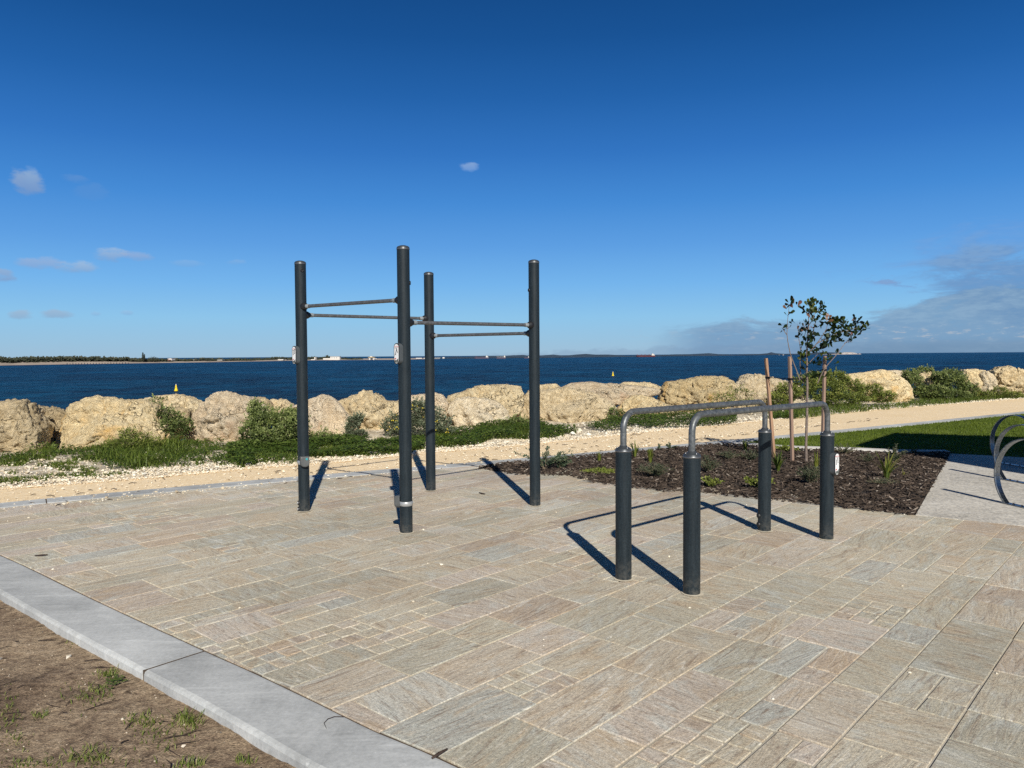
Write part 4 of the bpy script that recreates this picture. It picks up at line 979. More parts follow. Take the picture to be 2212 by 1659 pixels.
# lawn blades
lb=MB(); q=random.Random(4); lp=[p for p in lawn]
vis=[p for p in offset(EDG,.225)]+[(7.3,10.93),(12.5,15.),(14,19.8)]+[p for p in KF if 3.5<p[0]<14][::-1]
xs=[p[0] for p in vis]; ys=[p[1] for p in vis]; k=0
while k<52000:
    x=q.uniform(min(xs),max(xs)); y=q.uniform(min(ys),max(ys))
    if not inside((x,y),vis): continue
    k+=1; h=q.uniform(.018,.042); a=q.uniform(0,6.28); s_=Vector((math.cos(a),math.sin(a),0))*.006; L=Vector((q.uniform(-1,1),q.uniform(-1,1),0))*.02
    b0=Vector((x,y,-.01)); c=.45+.5*noise.noise((x*1.2,y*1.2,0))+.3*noise.noise((x*6,y*6,0))
    lb.add([b0-s_,b0+s_,b0+L+Vector((0,0,h))],[(0,1,2)],min(1,max(0,c*q.uniform(.6,1.3))))
tag(lb.build('lawn_grass','lawn'),'short mown green lawn beyond the concrete edging','grass',None,'stuff')
# white rubble stones on the verge
def stones(mb,n,sampler,s0,s1,q,tmin=0,tmax=1,z0=0.):
    for _ in range(n):
        x,y=sampler(q); s_=q.uniform(s0,s1)*(1 if q.random()<.85 else 1.8)
        rt=Matrix.Rotation(q.uniform(0,6.28),3,Vector((q.uniform(-1,1),q.uniform(-1,1),q.uniform(-1,1))).normalized())
        vs=[]
        for d in ((1,0,0),(-1,0,0),(0,1,0),(0,-1,0),(0,0,1),(0,0,-1),(.6,.6,.6),(-.6,-.5,.6)):
            vs.append(rt@(Vector(d)*s_*q.uniform(.6,1.1))*1.)
        vs=[Vector((p.x,p.y,p.z*.7))+Vector((x,y,z0+s_*.2)) for p in vs]
        fs=[(0,2,6),(2,4,6),(4,0,6),(2,1,4),(1,7,4),(3,7,1),(3,4,7),(3,0,4),(2,0,5),(1,2,5),(3,1,5),(0,3,5)]
        mb.add(vs,fs,q.uniform(tmin,tmax))
q=random.Random(9); sm=MB(); LPF=arclen(PF)
def along(q,lo,hi,smin=3.5,smax=36):
    s_=q.uniform(smin,smax)
    for i in range(1,len(PF)):
        if LPF[i]>=s_: 
            t=(s_-LPF[i-1])/(LPF[i]-LPF[i-1]); p=Vector(PF[i-1]).lerp(Vector(PF[i]),t); break
    d=lo+(hi-lo)*q.random()**1.6; p=p+nrm*d; return p.x,p.y
stones(sm,9500,lambda q:along(q,-.25,.7,5,20),.005,.014,q,.1,1)
stones(sm,3000,lambda q:along(q,-.22,.6,20,36),.008,.02,q,.2,1)
stones(sm,5200,lambda q:along(q,.1,2.6,5,16),.006,.02,q,.1,1)
stones(sm,500,lambda q:along(q,.1,2.2,16,34),.018,.04,q,.25,1)
tag(sm.build('white_rubble','stone'),'loose white limestone rubble scattered along the far side of the path','rubble',None,'stuff')
# loose stones, weed bits on the path
sm=MB(); stones(sm,2600,lambda q:along(q,-1.7,0,5,22),.006,.014,q,.0,.9)
tag(sm.build('path_grit','stone'),'loose limestone grit lying on the path','grit',None,'stuff')
tw=MB()
for _ in range(230):
    x,y=along(q,-1.75,.1,5,24); a=q.gauss(.6,.9); l=q.uniform(.02,.11); d=Vector((math.cos(a),math.sin(a),0)); 
    tw.tube([Vector((x,y,0))-d*l*.5,Vector((x,y,.008))+Vector((q.uniform(-.01,.01),q.uniform(-.01,.01),0)),Vector((x,y,.002))+d*l*.5],[.004,.005,.003],4)
tag(tw.build('seaweed_litter','twig'),'dark dry seaweed bits scattered on the limestone path','litter',None,'stuff')
# specks on the paving
sm=MB()
def pav_s(q):
    while True:
        x,y=q.uniform(-5,5),q.uniform(2.5,10)
        if inside((x,y),pav_poly): return x,y
stones(sm,80,pav_s,.004,.009,q,.5,1.)
tag(sm.build('paving_grit','stone'),'tiny white stone crumbs lying on the paving','grit',None,'stuff')
# ------------------------------------------------------------------ mulch chips
q=random.Random(31); ch=MB(); xs=[p[0] for p in bed]; ys=[p[1] for p in bed]; k=0
while k<14500:
    x=q.uniform(min(xs),max(xs)); y=q.uniform(min(ys),max(ys))
    if not inside((x,y),bed): continue
    k+=1; l=q.uniform(.025,.085); w=q.uniform(.007,.019); t_=q.uniform(.003,.008)
    rt=Matrix.Rotation(q.gauss(.2,1.2),3,'Z')@Matrix.Rotation(q.gauss(0,.28),3,'Y')@Matrix.Rotation(q.gauss(0,.5),3,'X')
    z_=.004+.02*q.random()+.03*max(0,noise.noise((x*1.5,y*1.5,0)))
    tone=abs(q.gauss(0,.26)); tone=min(.72,tone) if q.random()<.97 else q.uniform(.75,1)
    vs=[rt@Vector((sx*l/2*(1 if sy>0 else q.uniform(.7,1)),sy*w/2,sz*t_/2)) for sz in(-1,1) for sx,sy in((-1,-1),(1,-1),(1,1),(-1,1))]
    ch.add([v+Vector((x,y,z_)) for v in vs],[(4,5,6,7),(0,1,5,4),(1,2,6,5),(2,3,7,6),(3,0,4,7)],tone)
tag(ch.build('mulch_chips','chip'),'dark brown bark mulch chips covering the garden bed','mulch',None,'stuff')
# ------------------------------------------------------------------ bedding plants
def strap(label,u,v,h,n,spread,seed,mat='strapleaf',t0=.1,t1=.8):
    q=random.Random(seed); b=gnd(u,v); root=empty('strap_leaf_plant',b,label,'plant','strap leaved plants in the mulch bed'); mb=MB()
    for _ in range(n):
        a=q.uniform(0,6.28); d=Vector((math.cos(a),math.sin(a),0)); L=h*q.uniform(.55,1.1); ln=q.uniform(.12,1.)*spread; w=.0075*q.uniform(.8,1.3)*(h/.25)**.4
        s_=Vector((-d.y,d.x,0)); p=b+d*q.uniform(0,.025); t=q.uniform(t0,t1); prev=None
        pts=[p+d*L*ln*f*f*.9+Vector((0,0,L*(f-.35*ln*f*f))) for f in (0,.3,.6,.85,1)]
        ws=[w,w*1.2,w,w*.6,.0006]; vs=[]
        for pp,ww in zip(pts,ws): vs+=[pp-s_*ww,pp+s_*ww]
        mb.add(vs,[(2*i,2*i+1,2*i+3,2*i+2) for i in range(4)],t)
    mb.build('blade',mat,root); return root
def herb(name,label,u,v,wpx,hpx,n,mat,seed,ll=.022,lw=.010,stems=12,up=1.,group='bushy plants in the mulch bed',fl=0):
    """sprays of leafy stems rising from one foot"""
    q=random.Random(seed); b=gnd(u,v); k=b.y/F; W,Hh=wpx*k/2,hpx*k; root=empty(name,b,label,'plant',group); st_=MB(); lf=MB()
    n=int(n*1.5); ll*=1.3; lw*=1.35; per=max(3,n//stems)
    for _ in range(stems):
        a=q.uniform(0,6.28); rr=q.random()**.6; hh=Hh*(1-.45*rr)*q.uniform(.65,1.08); tip=b+Vector((math.cos(a)*W*rr*1.1,math.sin(a)*W*rr*.9,hh)); mid=b+Vector((math.cos(a)*W*rr*.4,math.sin(a)*W*rr*.4,hh*.55))
        st_.tube([b,mid,tip],[.004,.003,.0015],4)
        for _ in range(per):
            f=q.uniform(.25,1.03); p=b.lerp(mid,f*2) if f<.5 else mid.lerp(tip,f*2-1)
            d=Vector((q.uniform(-1,1),q.uniform(-1,1),q.uniform(-.1,1.1)*up)).normalized()
            lf.leaf(p,d,rv(),ll*q.uniform(.6,1.2),lw*q.uniform(.7,1.2),min(1,max(0,f*.5+q.uniform(-.2,.35))))
    lf.build('foliage',mat,root); st_.build('stem','stem',root); return root
c4=lambda x,y:z(Z4,x,y); c6=lambda x,y:z(Z6,x,y)
herb('seaside_shrub','blue-green leafy plant at the foot of the fourth post, left tip of the mulch bed',*c4(100,770),130,150*.25+20,420,'herb',1,.03,.014,16)
herb('seaside_shrub','blue-green plant standing second from the left tip of the mulch bed',*c4(240,765),42,38,420,'herb',2,.03,.014,14)
strap('thin tuft of upright blades left of the first handrail post, before the kerb',*c4(575,705),.16,16,.35,3)
strap('strappy tuft just right of the bent far handrail post top',*c4(885,668),.26,26,.55,4)
strap('yellow-green tuft rising behind the gap between the two front posts',*c4(1020,710),.20,34,.4,5,t0=.3,t1=.95)
herb('ground_cover_plant','flat bright green spreading plant left of the rear left handrail post',*c4(580,815),78,14,900,'shrub',6,.022,.014,40)
herb('rosemary_bush','wide grey-green needle leaved plant between the two front posts',*c4(1060,840),88,36,1300,'wispy',7,.026,.006,44)
herb('seedling','short sprig of rounded leaves at the back kerb, left of a close pair',*c4(1095,600),14,12,90,'herb',8,.022,.014,4)
herb('seedling','taller pair of leafy sprigs against the path at the back kerb',*c4(1195,600),26,18,160,'herb',9,.022,.014,6)
herb('wispy_plant','feathery fine leaved plant right of the nearest front post',*c4(1530,800),60,42,900,'wispy',10,.024,.006,30)
herb('ground_cover_plant','low bright green plant at the paving edge right of the nearest front post',*c4(1545,930),46,26,620,'shrub',11,.024,.014,26)
strap('small spiky tuft in the tree shadow at the back of the bed',*c4(1845,615),.2,22,.5,12)
strap('large dark strappy clump in front of the leftmost timber stake',*c4(2130,805),.30,44,.6,13,t0=.0,t1=.55)
herb('ground_cover_plant','bright green leafy plant squeezed between the two rear handrail posts',*c4(1975,950),60,38,760,'shrub',14,.026,.016,28)
herb('wispy_plant','bushy fine leaved plant just left of the rightmost short post',*c6(345,905),58,52,1200,'wispy',15,.026,.007,40)
strap('tall yellowish tuft partly hidden by the rightmost short post',*c6(400,800),.28,30,.4,16,t0=.25,t1=.9)
strap('bright yellow-green spiky tuft standing alone in the mulch near the concrete pad',*c6(1015,862),.36,30,.8,17,t0=.35,t1=1.)
herb('wispy_plant','tall leafy sprigs growing right behind the bright yellow-green tuft',*c6(1075,720),58,44,420,'wispy',18,.024,.012,12)
herb('wispy_plant','twiggy low plant in front of the bright yellow-green tuft',*c6(980,912),66,20,420,'wispy',19,.018,.005,30)
herb('wispy_plant','grey wispy plant at the lawn edging right of the rightmost short post',*c6(650,640),52,26,420,'wispy',20,.02,.007,22)
herb('wispy_plant','faint brownish wispy plant midway between lawn edging posts and tuft',*c6(850,715),48,24,360,'wispy',21,.02,.006,22)
herb('wispy_plant','thin wispy sprigs at the shaded corner of the bed by the edging',*c6(1255,640),30,16,150,'wispy',22,.02,.008,10)
herb('ground_cover_plant','low row of round green leaves at the back edging behind the stakes',*c6(120,618),60,14,560,'shrub',23,.03,.02,24)
herb('wispy_plant','olive plant at the front edge left of the rear left handrail post',*c4(1900,700),56,30,560,'wispy',24,.022,.008,24)
herb('wispy_plant','low olive growth in mid bed behind the gap of the front posts',*c4(1700,690),60,24,520,'wispy',25,.022,.008,24)
strap('single pale blade tuft right of the bright tuft, close to the pad',*c6(1165,838),.12,5,.7,26,t0=.6,t1=1.)
# ------------------------------------------------------------------ young tree and stakes
TZ=(1645.8,630.9,.119)
tb=gnd(1742,1000); TY=tb.y
def tz(x,y,dy=0): return at(TZ[0]+x*TZ[2],TZ[1]+y*TZ[2],TY+dy)
tree=empty('young_tree',tb,'spindly young tree with sparse dark leaves tied between timber stakes','tree')
q=random.Random(77)
trunk=[tb+Vector((0,0,-.05)),at(1741,960,TY),at(1743,900,TY),tz(825,1659),tz(815,1480),tz(820,1300),tz(815,1150),tz(820,1000),tz(835,800),tz(845,640),tz(850,450),tz(865,330)]
mb=MB(); mb.tube(trunk,[.022,.019,.018,.016,.014,.013,.011,.010,.009,.008,.006,.003],8); mb.build('trunk','bark',tree)
BRS=[[(690,1600,-.1),(620,1400,-.1),(560,1250,-.1),(515,1120,-.1),(490,1000,-.1),(468,880,-.1),(455,760,-.1),(460,620,-.1),(470,480,-.1),(490,300,-.1),(490,220,-.1)],
[(760,1659,.05),(705,1500,.08),(692,1300,.08),(700,1080,.08),(740,900,.08),(790,740,.06),(840,600,.05)],
[(700,1050,.08),(690,960,.1),(665,820,.1),(660,640,.1),(640,580,.1)],
[(1010,1659,-.05),(1060,1540,-.08),(1120,1420,-.1),(1210,1300,-.12),(1310,1190,-.12),(1400,1080,-.12),(1480,970,-.12),(1550,880,-.12),(1620,790,-.12)],
[(820,1330,0),(900,1240,.05),(980,1160,.1),(1060,1090,.1)],
[(815,1150,0),(900,1050,-.05),(1000,930,-.08),(1060,850,-.1),(1120,760,-.1),(1165,680,-.1),(1190,590,-.1)],
[(1000,930,-.08),(1120,870,0),(1250,810,.05),(1400,740,.05),(1550,700,.05),(1700,660,.05),(1800,620,.05),(1900,610,.05)],
[(820,1000,0),(880,880,.05),(930,740,.06),(950,620,.06),(990,500,.06),(1060,420,.06),(1130,390,.06)],
[(840,620,0),(910,520,-.05),(960,400,-.05),(1030,280,-.05),(1090,220,-.05)],
[(840,700,0),(760,620,-.05),(740,560,-.05)],[(850,430,0),(800,370,0),(750,300,0)],
[(450,770,-.1),(400,700,-.1),(360,640,-.1)],[(1250,810,.05),(1330,850,.05),(1420,880,.05)],[(1500,930,-.12),(1570,900,-.12),(1650,910,-.12)]]
mb=MB()
for B_ in BRS:
    P3=[tz(*p) for p in B_]; n=len(P3); r0=.0085 if n>6 else .006
    mb.tube(P3,[r0*(1-.72*i/(n-1)) for i in range(n)],6)
mb.build('branch','bark',tree)
mb=MB()
def cl_(x,y,n,sx,sy,dy=0,t=(0,.6),l=1.,red=0.):
    for _ in range(max(2,int(n*.88))):
        p=tz(x+q.gauss(0,sx),y+q.gauss(0,sy),dy+q.gauss(0,.06))
        d=Vector((q.uniform(-.9,.9),q.uniform(-.8,.8),q.uniform(-.1,1.2))).normalized(); nn=Vector((q.uniform(-1,1),q.uniform(-1,1),q.uniform(-.6,.8)))
        s_=d.cross(nn)
        if s_.length<.05: continue
        s_.normalize(); nn=s_.cross(d); L=.074*l*q.uniform(.65,1.2); w=L*.56
        tone=.95+.05*q.random() if q.random()<red else q.uniform(*t)*.8
        # obovate leaf, slightly cupped
        a=p; f=[(0,.06),(.35,.3),(.7,.5),(.92,.36),(1.,.0)]
        vs=[a]+[a+d*L*x_+s_*w*y_+nn*w*.22*y_ for x_,y_ in f[1:4]]+[a+d*L*1.0]+[a+d*L*x_-s_*w*y_+nn*w*.22*y_ for x_,y_ in f[3:0:-1]]
        mb.add(vs,[(0,1,7),(1,2,6,7),(2,3,5,6),(3,4,5)],min(1,tone))
for a in [(480,210,6,22,22,-.1,(.1,.6)),(500,280,5,25,15,-.1,(.1,.6),1,.2),(600,235,4,22,15,-.1,(.1,.4),1,.5),(540,400,6,35,12,-.1,(.3,1.)),(465,430,2,8,8,-.1),
 (370,650,5,22,25,-.1,(0,.3)),(430,690,2,8,8,-.1),(495,650,2,8,10,-.1,(0,.3)),
 (870,210,14,30,35,0,(.35,1.)),(930,240,8,20,30,0,(.3,.8)),(850,340,14,40,30,0,(.3,.95)),(930,350,16,45,30,0,(.4,1.)),(1030,370,14,40,30,0,(.3,.9)),(750,320,4,25,15,0,(.2,.6)),(800,370,5,15,20,0),(1060,400,6,30,15,0,(.4,1.)),
 (1130,215,6,40,20,-.05,(0,.3)),(1000,230,2,10,10,-.05,(0,.2)),(1100,310,8,35,25,-.05,(.1,.5)),(1140,390,3,20,8,-.05),
 (920,480,7,30,15,0,(.1,.4),1,.5),(940,540,9,40,25,0,(.1,.6)),(1060,500,9,40,25,0,(.1,.4),1,.1),(1020,650,7,35,20,0,(.1,.6)),(905,650,2,8,10,0,(0,.1),.8,1.),
 (550,570,2,12,8,.1,(0,.3)),(610,575,2,10,10,.1,(0,.3)),(705,580,2,6,12,.1),(760,610,5,25,20,.1,(0,.4)),(680,700,6,20,15,.1,(0,.4),1,.15),(790,570,4,12,25,.05,(0,.3)),
 (680,800,7,22,20,.1,(0,.4),1,.1),(770,710,9,35,25,.08,(0,.4)),(820,760,10,40,35,.05,(0,.5)),(890,780,11,40,40,0,(.1,.5)),(960,830,10,40,30,0,(0,.4),1,.1),(1050,800,4,15,20,-.1),
 (860,860,9,40,35,0,(.1,.5)),(790,920,10,35,35,0,(.1,.6)),(900,910,8,40,25,0,(.2,.6)),(800,990,6,30,20,0),(910,970,6,30,20,0,(.1,.5)),
 (1190,540,9,40,30,-.1,(0,.3),1.1,.55),(1280,540,8,30,30,.03,(.2,.8)),(1340,530,10,35,30,.05,(.2,.8)),(1330,590,10,35,30,.05,(.1,.6)),(1410,560,9,30,30,.05,(.2,.7)),(1480,550,8,30,25,.05,(.2,.8)),(1260,620,7,25,20,.05),(1400,640,12,40,30,.05,(.2,.7)),(1500,620,11,40,30,.05,(.2,.7)),(1580,660,12,40,30,.05,(.3,.9)),(1480,700,11,45,25,.05,(.2,.8)),(1560,730,8,35,15,.05,(.3,.9)),(1330,680,8,35,25,.05),(1220,700,6,25,15,.05),(1400,760,8,40,20,.05,(.1,.5)),(1500,800,7,30,15,.05,(.1,.4)),(1300,780,8,40,25,.05),
 (1690,520,9,25,25,.05,(0,.3),1.,.45),(1750,560,12,35,30,.05,(.1,.5)),(1840,600,6,25,15,.05,(.2,.6)),(1920,610,5,20,15,.05,(.5,1.)),(1900,660,2,6,15,.05),(1700,690,10,50,15,.05,(.2,.8)),(1800,680,7,35,15,.05,(.1,.5)),(1760,745,3,20,6,.05),(1650,620,5,25,20,.05),
 (1210,820,12,40,30,0,(.1,.6)),(1150,870,6,20,25,0,(0,.3)),(1270,890,7,35,15,0,(.2,.8)),(1350,870,8,40,20,0,(.1,.5)),(1400,880,6,35,15,0,(0,.4)),(1090,920,8,25,30,0,(0,.3)),(1190,960,7,35,20,0,(.1,.5)),(1240,1000,6,30,20,0,(.2,.6)),(1060,1000,10,40,30,0,(0,.3)),(1070,1040,6,30,15,0,(0,.3)),(1140,1000,5,25,15,0),
 (1630,790,4,20,12,-.12,(0,.2),1,.6),(1700,800,4,35,6,-.12,(.1,.4)),(1590,880,4,20,15,-.12,(.1,.4)),(1650,910,4,35,8,-.12,(.1,.4)),(1570,920,2,12,6,-.12),
 (900,1050,7,30,20,0,(.1,.4)),(1040,1100,6,30,15,0,(.1,.5)),(1110,1150,5,30,12,0,(.5,1.)),(960,1090,5,20,20,0),
 (740,1130,10,30,25,0,(.4,1.)),(810,1110,6,20,20,0,(.4,.9)),(720,1180,8,30,20,0,(.5,1.)),(760,1220,6,20,15,0,(.4,1.)),(680,1170,3,15,12,0),
 (800,1340,5,15,20,0,(.8,1.1)),(730,1400,6,35,10,0,(.1,.4)),(800,1410,4,15,12,0,(.3,.7)),(890,1310,5,25,10,0,(0,.3)),(970,1320,5,20,10,0,(0,.2)),(1020,1240,5,15,20,0,(0,.15)),(1060,1310,3,15,8,0,(0,.2)),
 (1380,1130,4,12,20,-.12,(.3,.7)),(1250,1190,7,20,20,-.12,(.2,.8)),(1250,1240,6,25,12,-.12,(.3,.8)),(1325,1280,3,10,15,-.12,(.2,.8)),
 (940,1530,8,45,15,0,(.2,.6)),(1130,1550,7,40,10,-.08,(.4,.9)),(860,1500,4,25,10,0,(.1,.4)),(1000,1520,5,40,12,0,(.1,.4)),(880,1570,4,30,10,0,(.2,.6))]:
    cl_(*a)
mb.build('foliage','tree',tree)
def stake(label,top,bot,Y,mat,lean=0):
    b=at(*bot,Y); b.z=0 if b.z<.1 else 0; t=at(*top,Y); b=Vector((at(*bot,Y).x,Y,0))
    root=empty('timber_stake',b,label,'stake','timber tree stakes'); d=(t-b); L=d.length; qd=Vector((0,0,1)).rotation_difference(d.normalized()).to_matrix()
    mb=MB(); mb.box(b+d*.5-Vector((0,0,.04)),(.040,.040,L),qd@Matrix.Rotation(R(24),3,'Z'),bev=.003); mb.build('post',mat,root); return root,b,t
s1=stake('leftmost timber stake, reddish, tilting right beside the young tree',(1654.5,768),(1673,990),gnd(1674,990).y,'wood2')
s2=stake('middle timber stake of three, standing straight left of the trunk',(1706,764),(1711.8,998),gnd(1711.8,998).y,'wood')
s3=stake('rightmost timber stake, behind the bent handrail of the parallel bars',(1782,763),(1776,985),gnd(1776,985).y,'wood')
def tie(st_,z0):
    root,b,t=st_; f=z0/(t.z-b.z); c=b.lerp(t,f); tr=Vector((tb.x,tb.y,z0))
    mb=MB(); mb.box(c,(.052,.052,.03),Matrix.Rotation(R(24),3,'Z')); k=mb.build('tie_wrap','strap',root)
    mb=MB(); side=(tr-c).normalized().cross(Vector((0,0,1)))*.018
    for sg in (-1,1): mb.tube([c+side*sg,(c+tr)/2+side*sg*.4+Vector((0,0,-.008)),tr+side*sg],.005,6)
    mb.build('tie','strap',k)
tie(s1,1.16); tie(s2,1.15); tie(s3,1.26)
# ------------------------------------------------------------------ small things in front
def twig(label,pts,r,n='twig'):
    b=sum(pts,Vector())/len(pts); mb=MB(); mb.tube(pts,[r*(.6 if i in (0,len(pts)-1) else 1) for i in range(len(pts))],6)
    return tag(mb.build('twig','twig',None,Vector((b.x,b.y,0))),label,'twig')
g3=lambda u,v,z_=.008:gnd(u,v,z_)
twig('dark bark sliver lying across the gap between kerb and paving at the bottom',[g3(933,1638),g3(946,1629,.016),g3(966,1618,.012)],.007)
twig('thin curled twig lying on the kerb near its bottom end',[g3(705,1573,.008),g3(700,1562,.008),g3(708,1553,.01),g3(722,1548,.01),g3(745,1548,.01)],.0016)
twig('reddish straight twig on the paving near the left edge',[g3(75,1200),g3(90,1199,.012),g3(103,1198)],.006)
twig('small dark bark piece on the paving between the third and fourth posts',[g3(1035,1064),g3(1042,1066,.012),g3(1048,1067)],.008)
sl=MB(); q=random.Random(2)
def soil_s(q):
    while True:
        x,y=q.uniform(-4.2,-.6),q.uniform(2.4,5.6)
        d,a,e=nearest_seg(KL,Vector((x,y)))
        if (Vector((x,y))-a).dot(Vector((-e.y,e.x)))<0 and d>.36: return x,y
def soil_z(x,y): return -.047+.013*noise.noise((x*1.3,y*1.3,0))+.011*noise.noise((x*4.5,y*4.5,3))+.006*noise.noise((x*13,y*13,7))
for _ in range(420):
    x,y=soil_s(q); mb_=MB(); stones(sl,1,lambda q:(x,y),.002,.006 if q.random()<.95 else .013,q,0,.95,soil_z(x,y))
tag(sl.build('soil_pebbles','pebble'),'small white and grey pebbles lying on the brown soil','pebbles',None,'stuff')
tl=MB()
for _ in range(150):
    x,y=soil_s(q); a=q.gauss(.5,.8); l=q.uniform(.02,.14); d=Vector((math.cos(a),math.sin(a),0)); z_=soil_z(x,y)+.006
    tl.tube([Vector((x,y,z_))-d*l*.5,Vector((x+q.uniform(-.012,.012),y+q.uniform(-.012,.012),z_+.004)),Vector((x,y,z_))+d*l*.5],[.0018,.0026,.0012],4)
tag(tl.build('twig_litter','twig'),'dry dark twigs and leaf litter strewn over the soil','litter',None,'stuff')
gt=MB()
def tuft(u,v,wu,wv,n,h):
    c=gnd(u,v,-.045)
    for _ in range(n):
        p=gnd(u+q.gauss(0,wu),v+q.gauss(0,wv),-.045); p.z=soil_z(p.x,p.y)-.003
        d,a_,e=nearest_seg(KL,Vector((p.x,p.y)))
        if (Vector((p.x,p.y))-a_).dot(Vector((-e.y,e.x)))>0 or d<.33: continue
        a=q.uniform(0,6.28); d=Vector((math.cos(a),math.sin(a),0)); hh=h*q.uniform(.5,1.2); s_=Vector((-d.y,d.x,0))*.0018
        t=p+Vector((0,0,hh))+d*hh*q.uniform(.3,1.3); m_=p.lerp(t,.55)+Vector((0,0,hh*.15))
        gt.add([p-s_,p+s_,m_+s_,m_-s_,t],[(0,1,2,3),(3,2,4)],q.uniform(.2,.95))
for a in [(355,1588,32,17,150,.02),(410,1560,18,8,120,.035),(310,1560,20,8,90,.025),(195,1640,35,10,130,.03),(235,1457,10,6,70,.03),(190,1505,28,14,90,.022),(215,1490,16,6,60,.02),(12,1285,8,5,70,.03),(15,1540,14,22,110,.018),(70,1650,40,6,80,.02),(85,1545,10,5,50,.02),(345,1465,5,3,25,.02),(665,1652,9,4,26,.06),(30,1600,20,14,60,.015),(160,1385,10,5,30,.015),(410,1655,20,4,60,.03),(525,1645,12,5,40,.03)]: tuft(*a)
tag(gt.build('soil_grass','grass'),'sparse creeping grass tufts growing in the brown soil','grass',None,'stuff')
wd=empty('clover_weed',gnd(440/1.0*.5+10,1472,-.04),'small round leaved clover weed in the soil beside the kerb','weed'); mb=MB()
for _ in range(34):
    p=gnd(243+q.gauss(0,12),1474+q.gauss(0,6),-.045); p.z=soil_z(p.x,p.y)+.012
    for k in range(3):
        a=q.uniform(0,6.28); mb.leaf(p,Vector((math.cos(a),math.sin(a),.15)),Vector((0,0,1)),.014,.013,q.uniform(.3,.9),.05)
mb.build('foliage','clover',wd)
# ------------------------------------------------------------------ far shore, ships, buoys
SEA=-3.
fs=lambda u,v:gnd(u,v,SEA)
def interp(L,x):
    for (a,b_),(c,d) in zip(L[:-1],L[1:]):
        if a<=x<=c: return b_+(d-b_)*(x-a)/(c-a)
    return L[0][1] if x<L[0][0] else L[-1][1]
WL=[(-500,795),(0,789.5),(143,787),(285,785),(494,781.7),(667,778.5),(742,777.8),(841,777.4),(938,775.6),(1100,773.9),(1316,771.6),(1415,770.3),(1564,768.6),(1688,766.8),(1775,766.),(1862,765.2)]
TOP=[(-500,773),(0,772.3),(29,775.9),(49,771.8),(75,773),(100,771.5),(138,771.8),(190,772.4),(223,772.6),(257,774.2),(272,773.2),(286,776.3),(352,777.2),(365,778),(385,775.8),(400,777.5),(440,775),(460,776.5),(494,777.2),(512,776),(540,777.6),(563,775.3),(580,774),(604,772.4),(618,774.2),(640,775.2),(667,774.1),(680,772.5),(690,774.5),(700,772.6),(709,770.6),(716,773),(737,773.4),(754,775.4),(775,776.2)]
HT=[(820,776.6),(860,776),(888,774.2),(938,772.3),(965,771.7),(985,769.8),(1002,771),(1024,770),(1042,768.8),(1085,768.6),(1110,767.3),(1130,766.6),(1140,768),(1165,768),(1195,765.8),(1219,768.4),(1244,765.8),(1265,764.4),(1287,766),(1314,765.8),(1336,767),(1358,768.4),(1380,767.5),(1415,767.3),(1458,765.3),(1490,765),(1532,762.9),(1552,764.8),(1589,766),(1614,764.8),(1640,764.6),(1659,763),(1666,760.6),(1674,762.8),(1703,764.8),(1740,763),(1775,760.6),(1800,761.2),(1818,762)]
mb=MB(); us=[u for u in range(-500,960,10)]; vs=[]
for u in us:
    a=fs(u,interp(WL,u)); b_=at(u,interp(WL,u)-(interp(WL,u)-interp(TOP,u))*.42 if u<775 else interp(WL,u)-1.2,a.y*1.03); c=at(u,interp(WL,u)-1.0,a.y*1.5); c.z=b_.z
    vs+=[a,b_,c]
mb.add(vs,[(i*3+j,(i+1)*3+j,(i+1)*3+j+1,i*3+j+1) for i in range(len(us)-1) for j in (0,1)],smooth=True)
tag(mb.build('far_beach','sandfar'),kind='structure')
mb=MB(); q=random.Random(3)
def scrub(u0,u1,dens,ls=1.):
    u=u0
    while u<u1:
        w=interp(WL,u); t=interp(TOP,u); a=fs(u,w); Y=a.y*1.035
        for _ in range(dens):
            f=q.random()**.8; v=w-2.4-(w-2.4-t)*f if u<560 else w-1.-(w-1.-t)*f
            v+=1.7*noise.noise((u*.075,f*2,0)); p=at(u+q.uniform(-1.5,1.5),v,Y+q.uniform(-6,8)); s_=Y*.0019*q.uniform(.6,1.3)*ls
            lump=.5+.95*noise.noise((u*.085,v*.3,1))
            mb.leaf(p,Vector((q.uniform(-1,1),q.uniform(-.4,.4),q.uniform(-.3,.6))),Vector((q.uniform(-.4,.4),-1,q.uniform(.1,.9))),s_*1.5,s_,min(1,max(0,lump*q.uniform(.3,1.2)*(.45+.6*f))))
        u+=1.1
scrub(-420,360,13); scrub(360,780,8,.8)
us=[u for u in range(-420,780,4)]; vs=[]
for u in us:
    a=fs(u,interp(WL,u)); w=interp(WL,u); t=interp(TOP,u); lo=w-2.4 if u<560 else w-1.
    vs+=[at(u,lo,a.y*1.042),at(u,t+.5+.6*noise.noise((u*.2,0,0)),a.y*1.05)]
mb.add(vs,[(2*i,2*i+2,2*i+3,2*i+1) for i in range(len(us)-1)],.18)
tag(mb.build('coastal_scrub','farscrub'),'dark green dune scrub lining the beach across the bay at left','scrub',None,'stuff')
mb=MB(); us=[820+3*i for i in range(333)]; vs=[]; R_=6
for u in us:
    a=fs(u,interp(WL,u)); d=a.y
    for k in range(R_+1):
        f=k/R_; v=interp(WL,u)-.25-(interp(WL,u)-interp(HT,u)-.25)*math.sin(f*math.pi/2)
        p=at(u,v+.35*noise.noise((u*.06,f*3,2))*(1-f)+.25*noise.noise((u*.25,9,f)),d*(1.02+.5*f)); vs.append(p)
n=R_+1
mb.add(vs,[(i*n+j,(i+1)*n+j,(i+1)*n+j+1,i*n+j+1) for i in range(len(us)-1) for j in range(R_)],smooth=True)
tag(mb.build('far_hills','hazehill'),kind='structure')
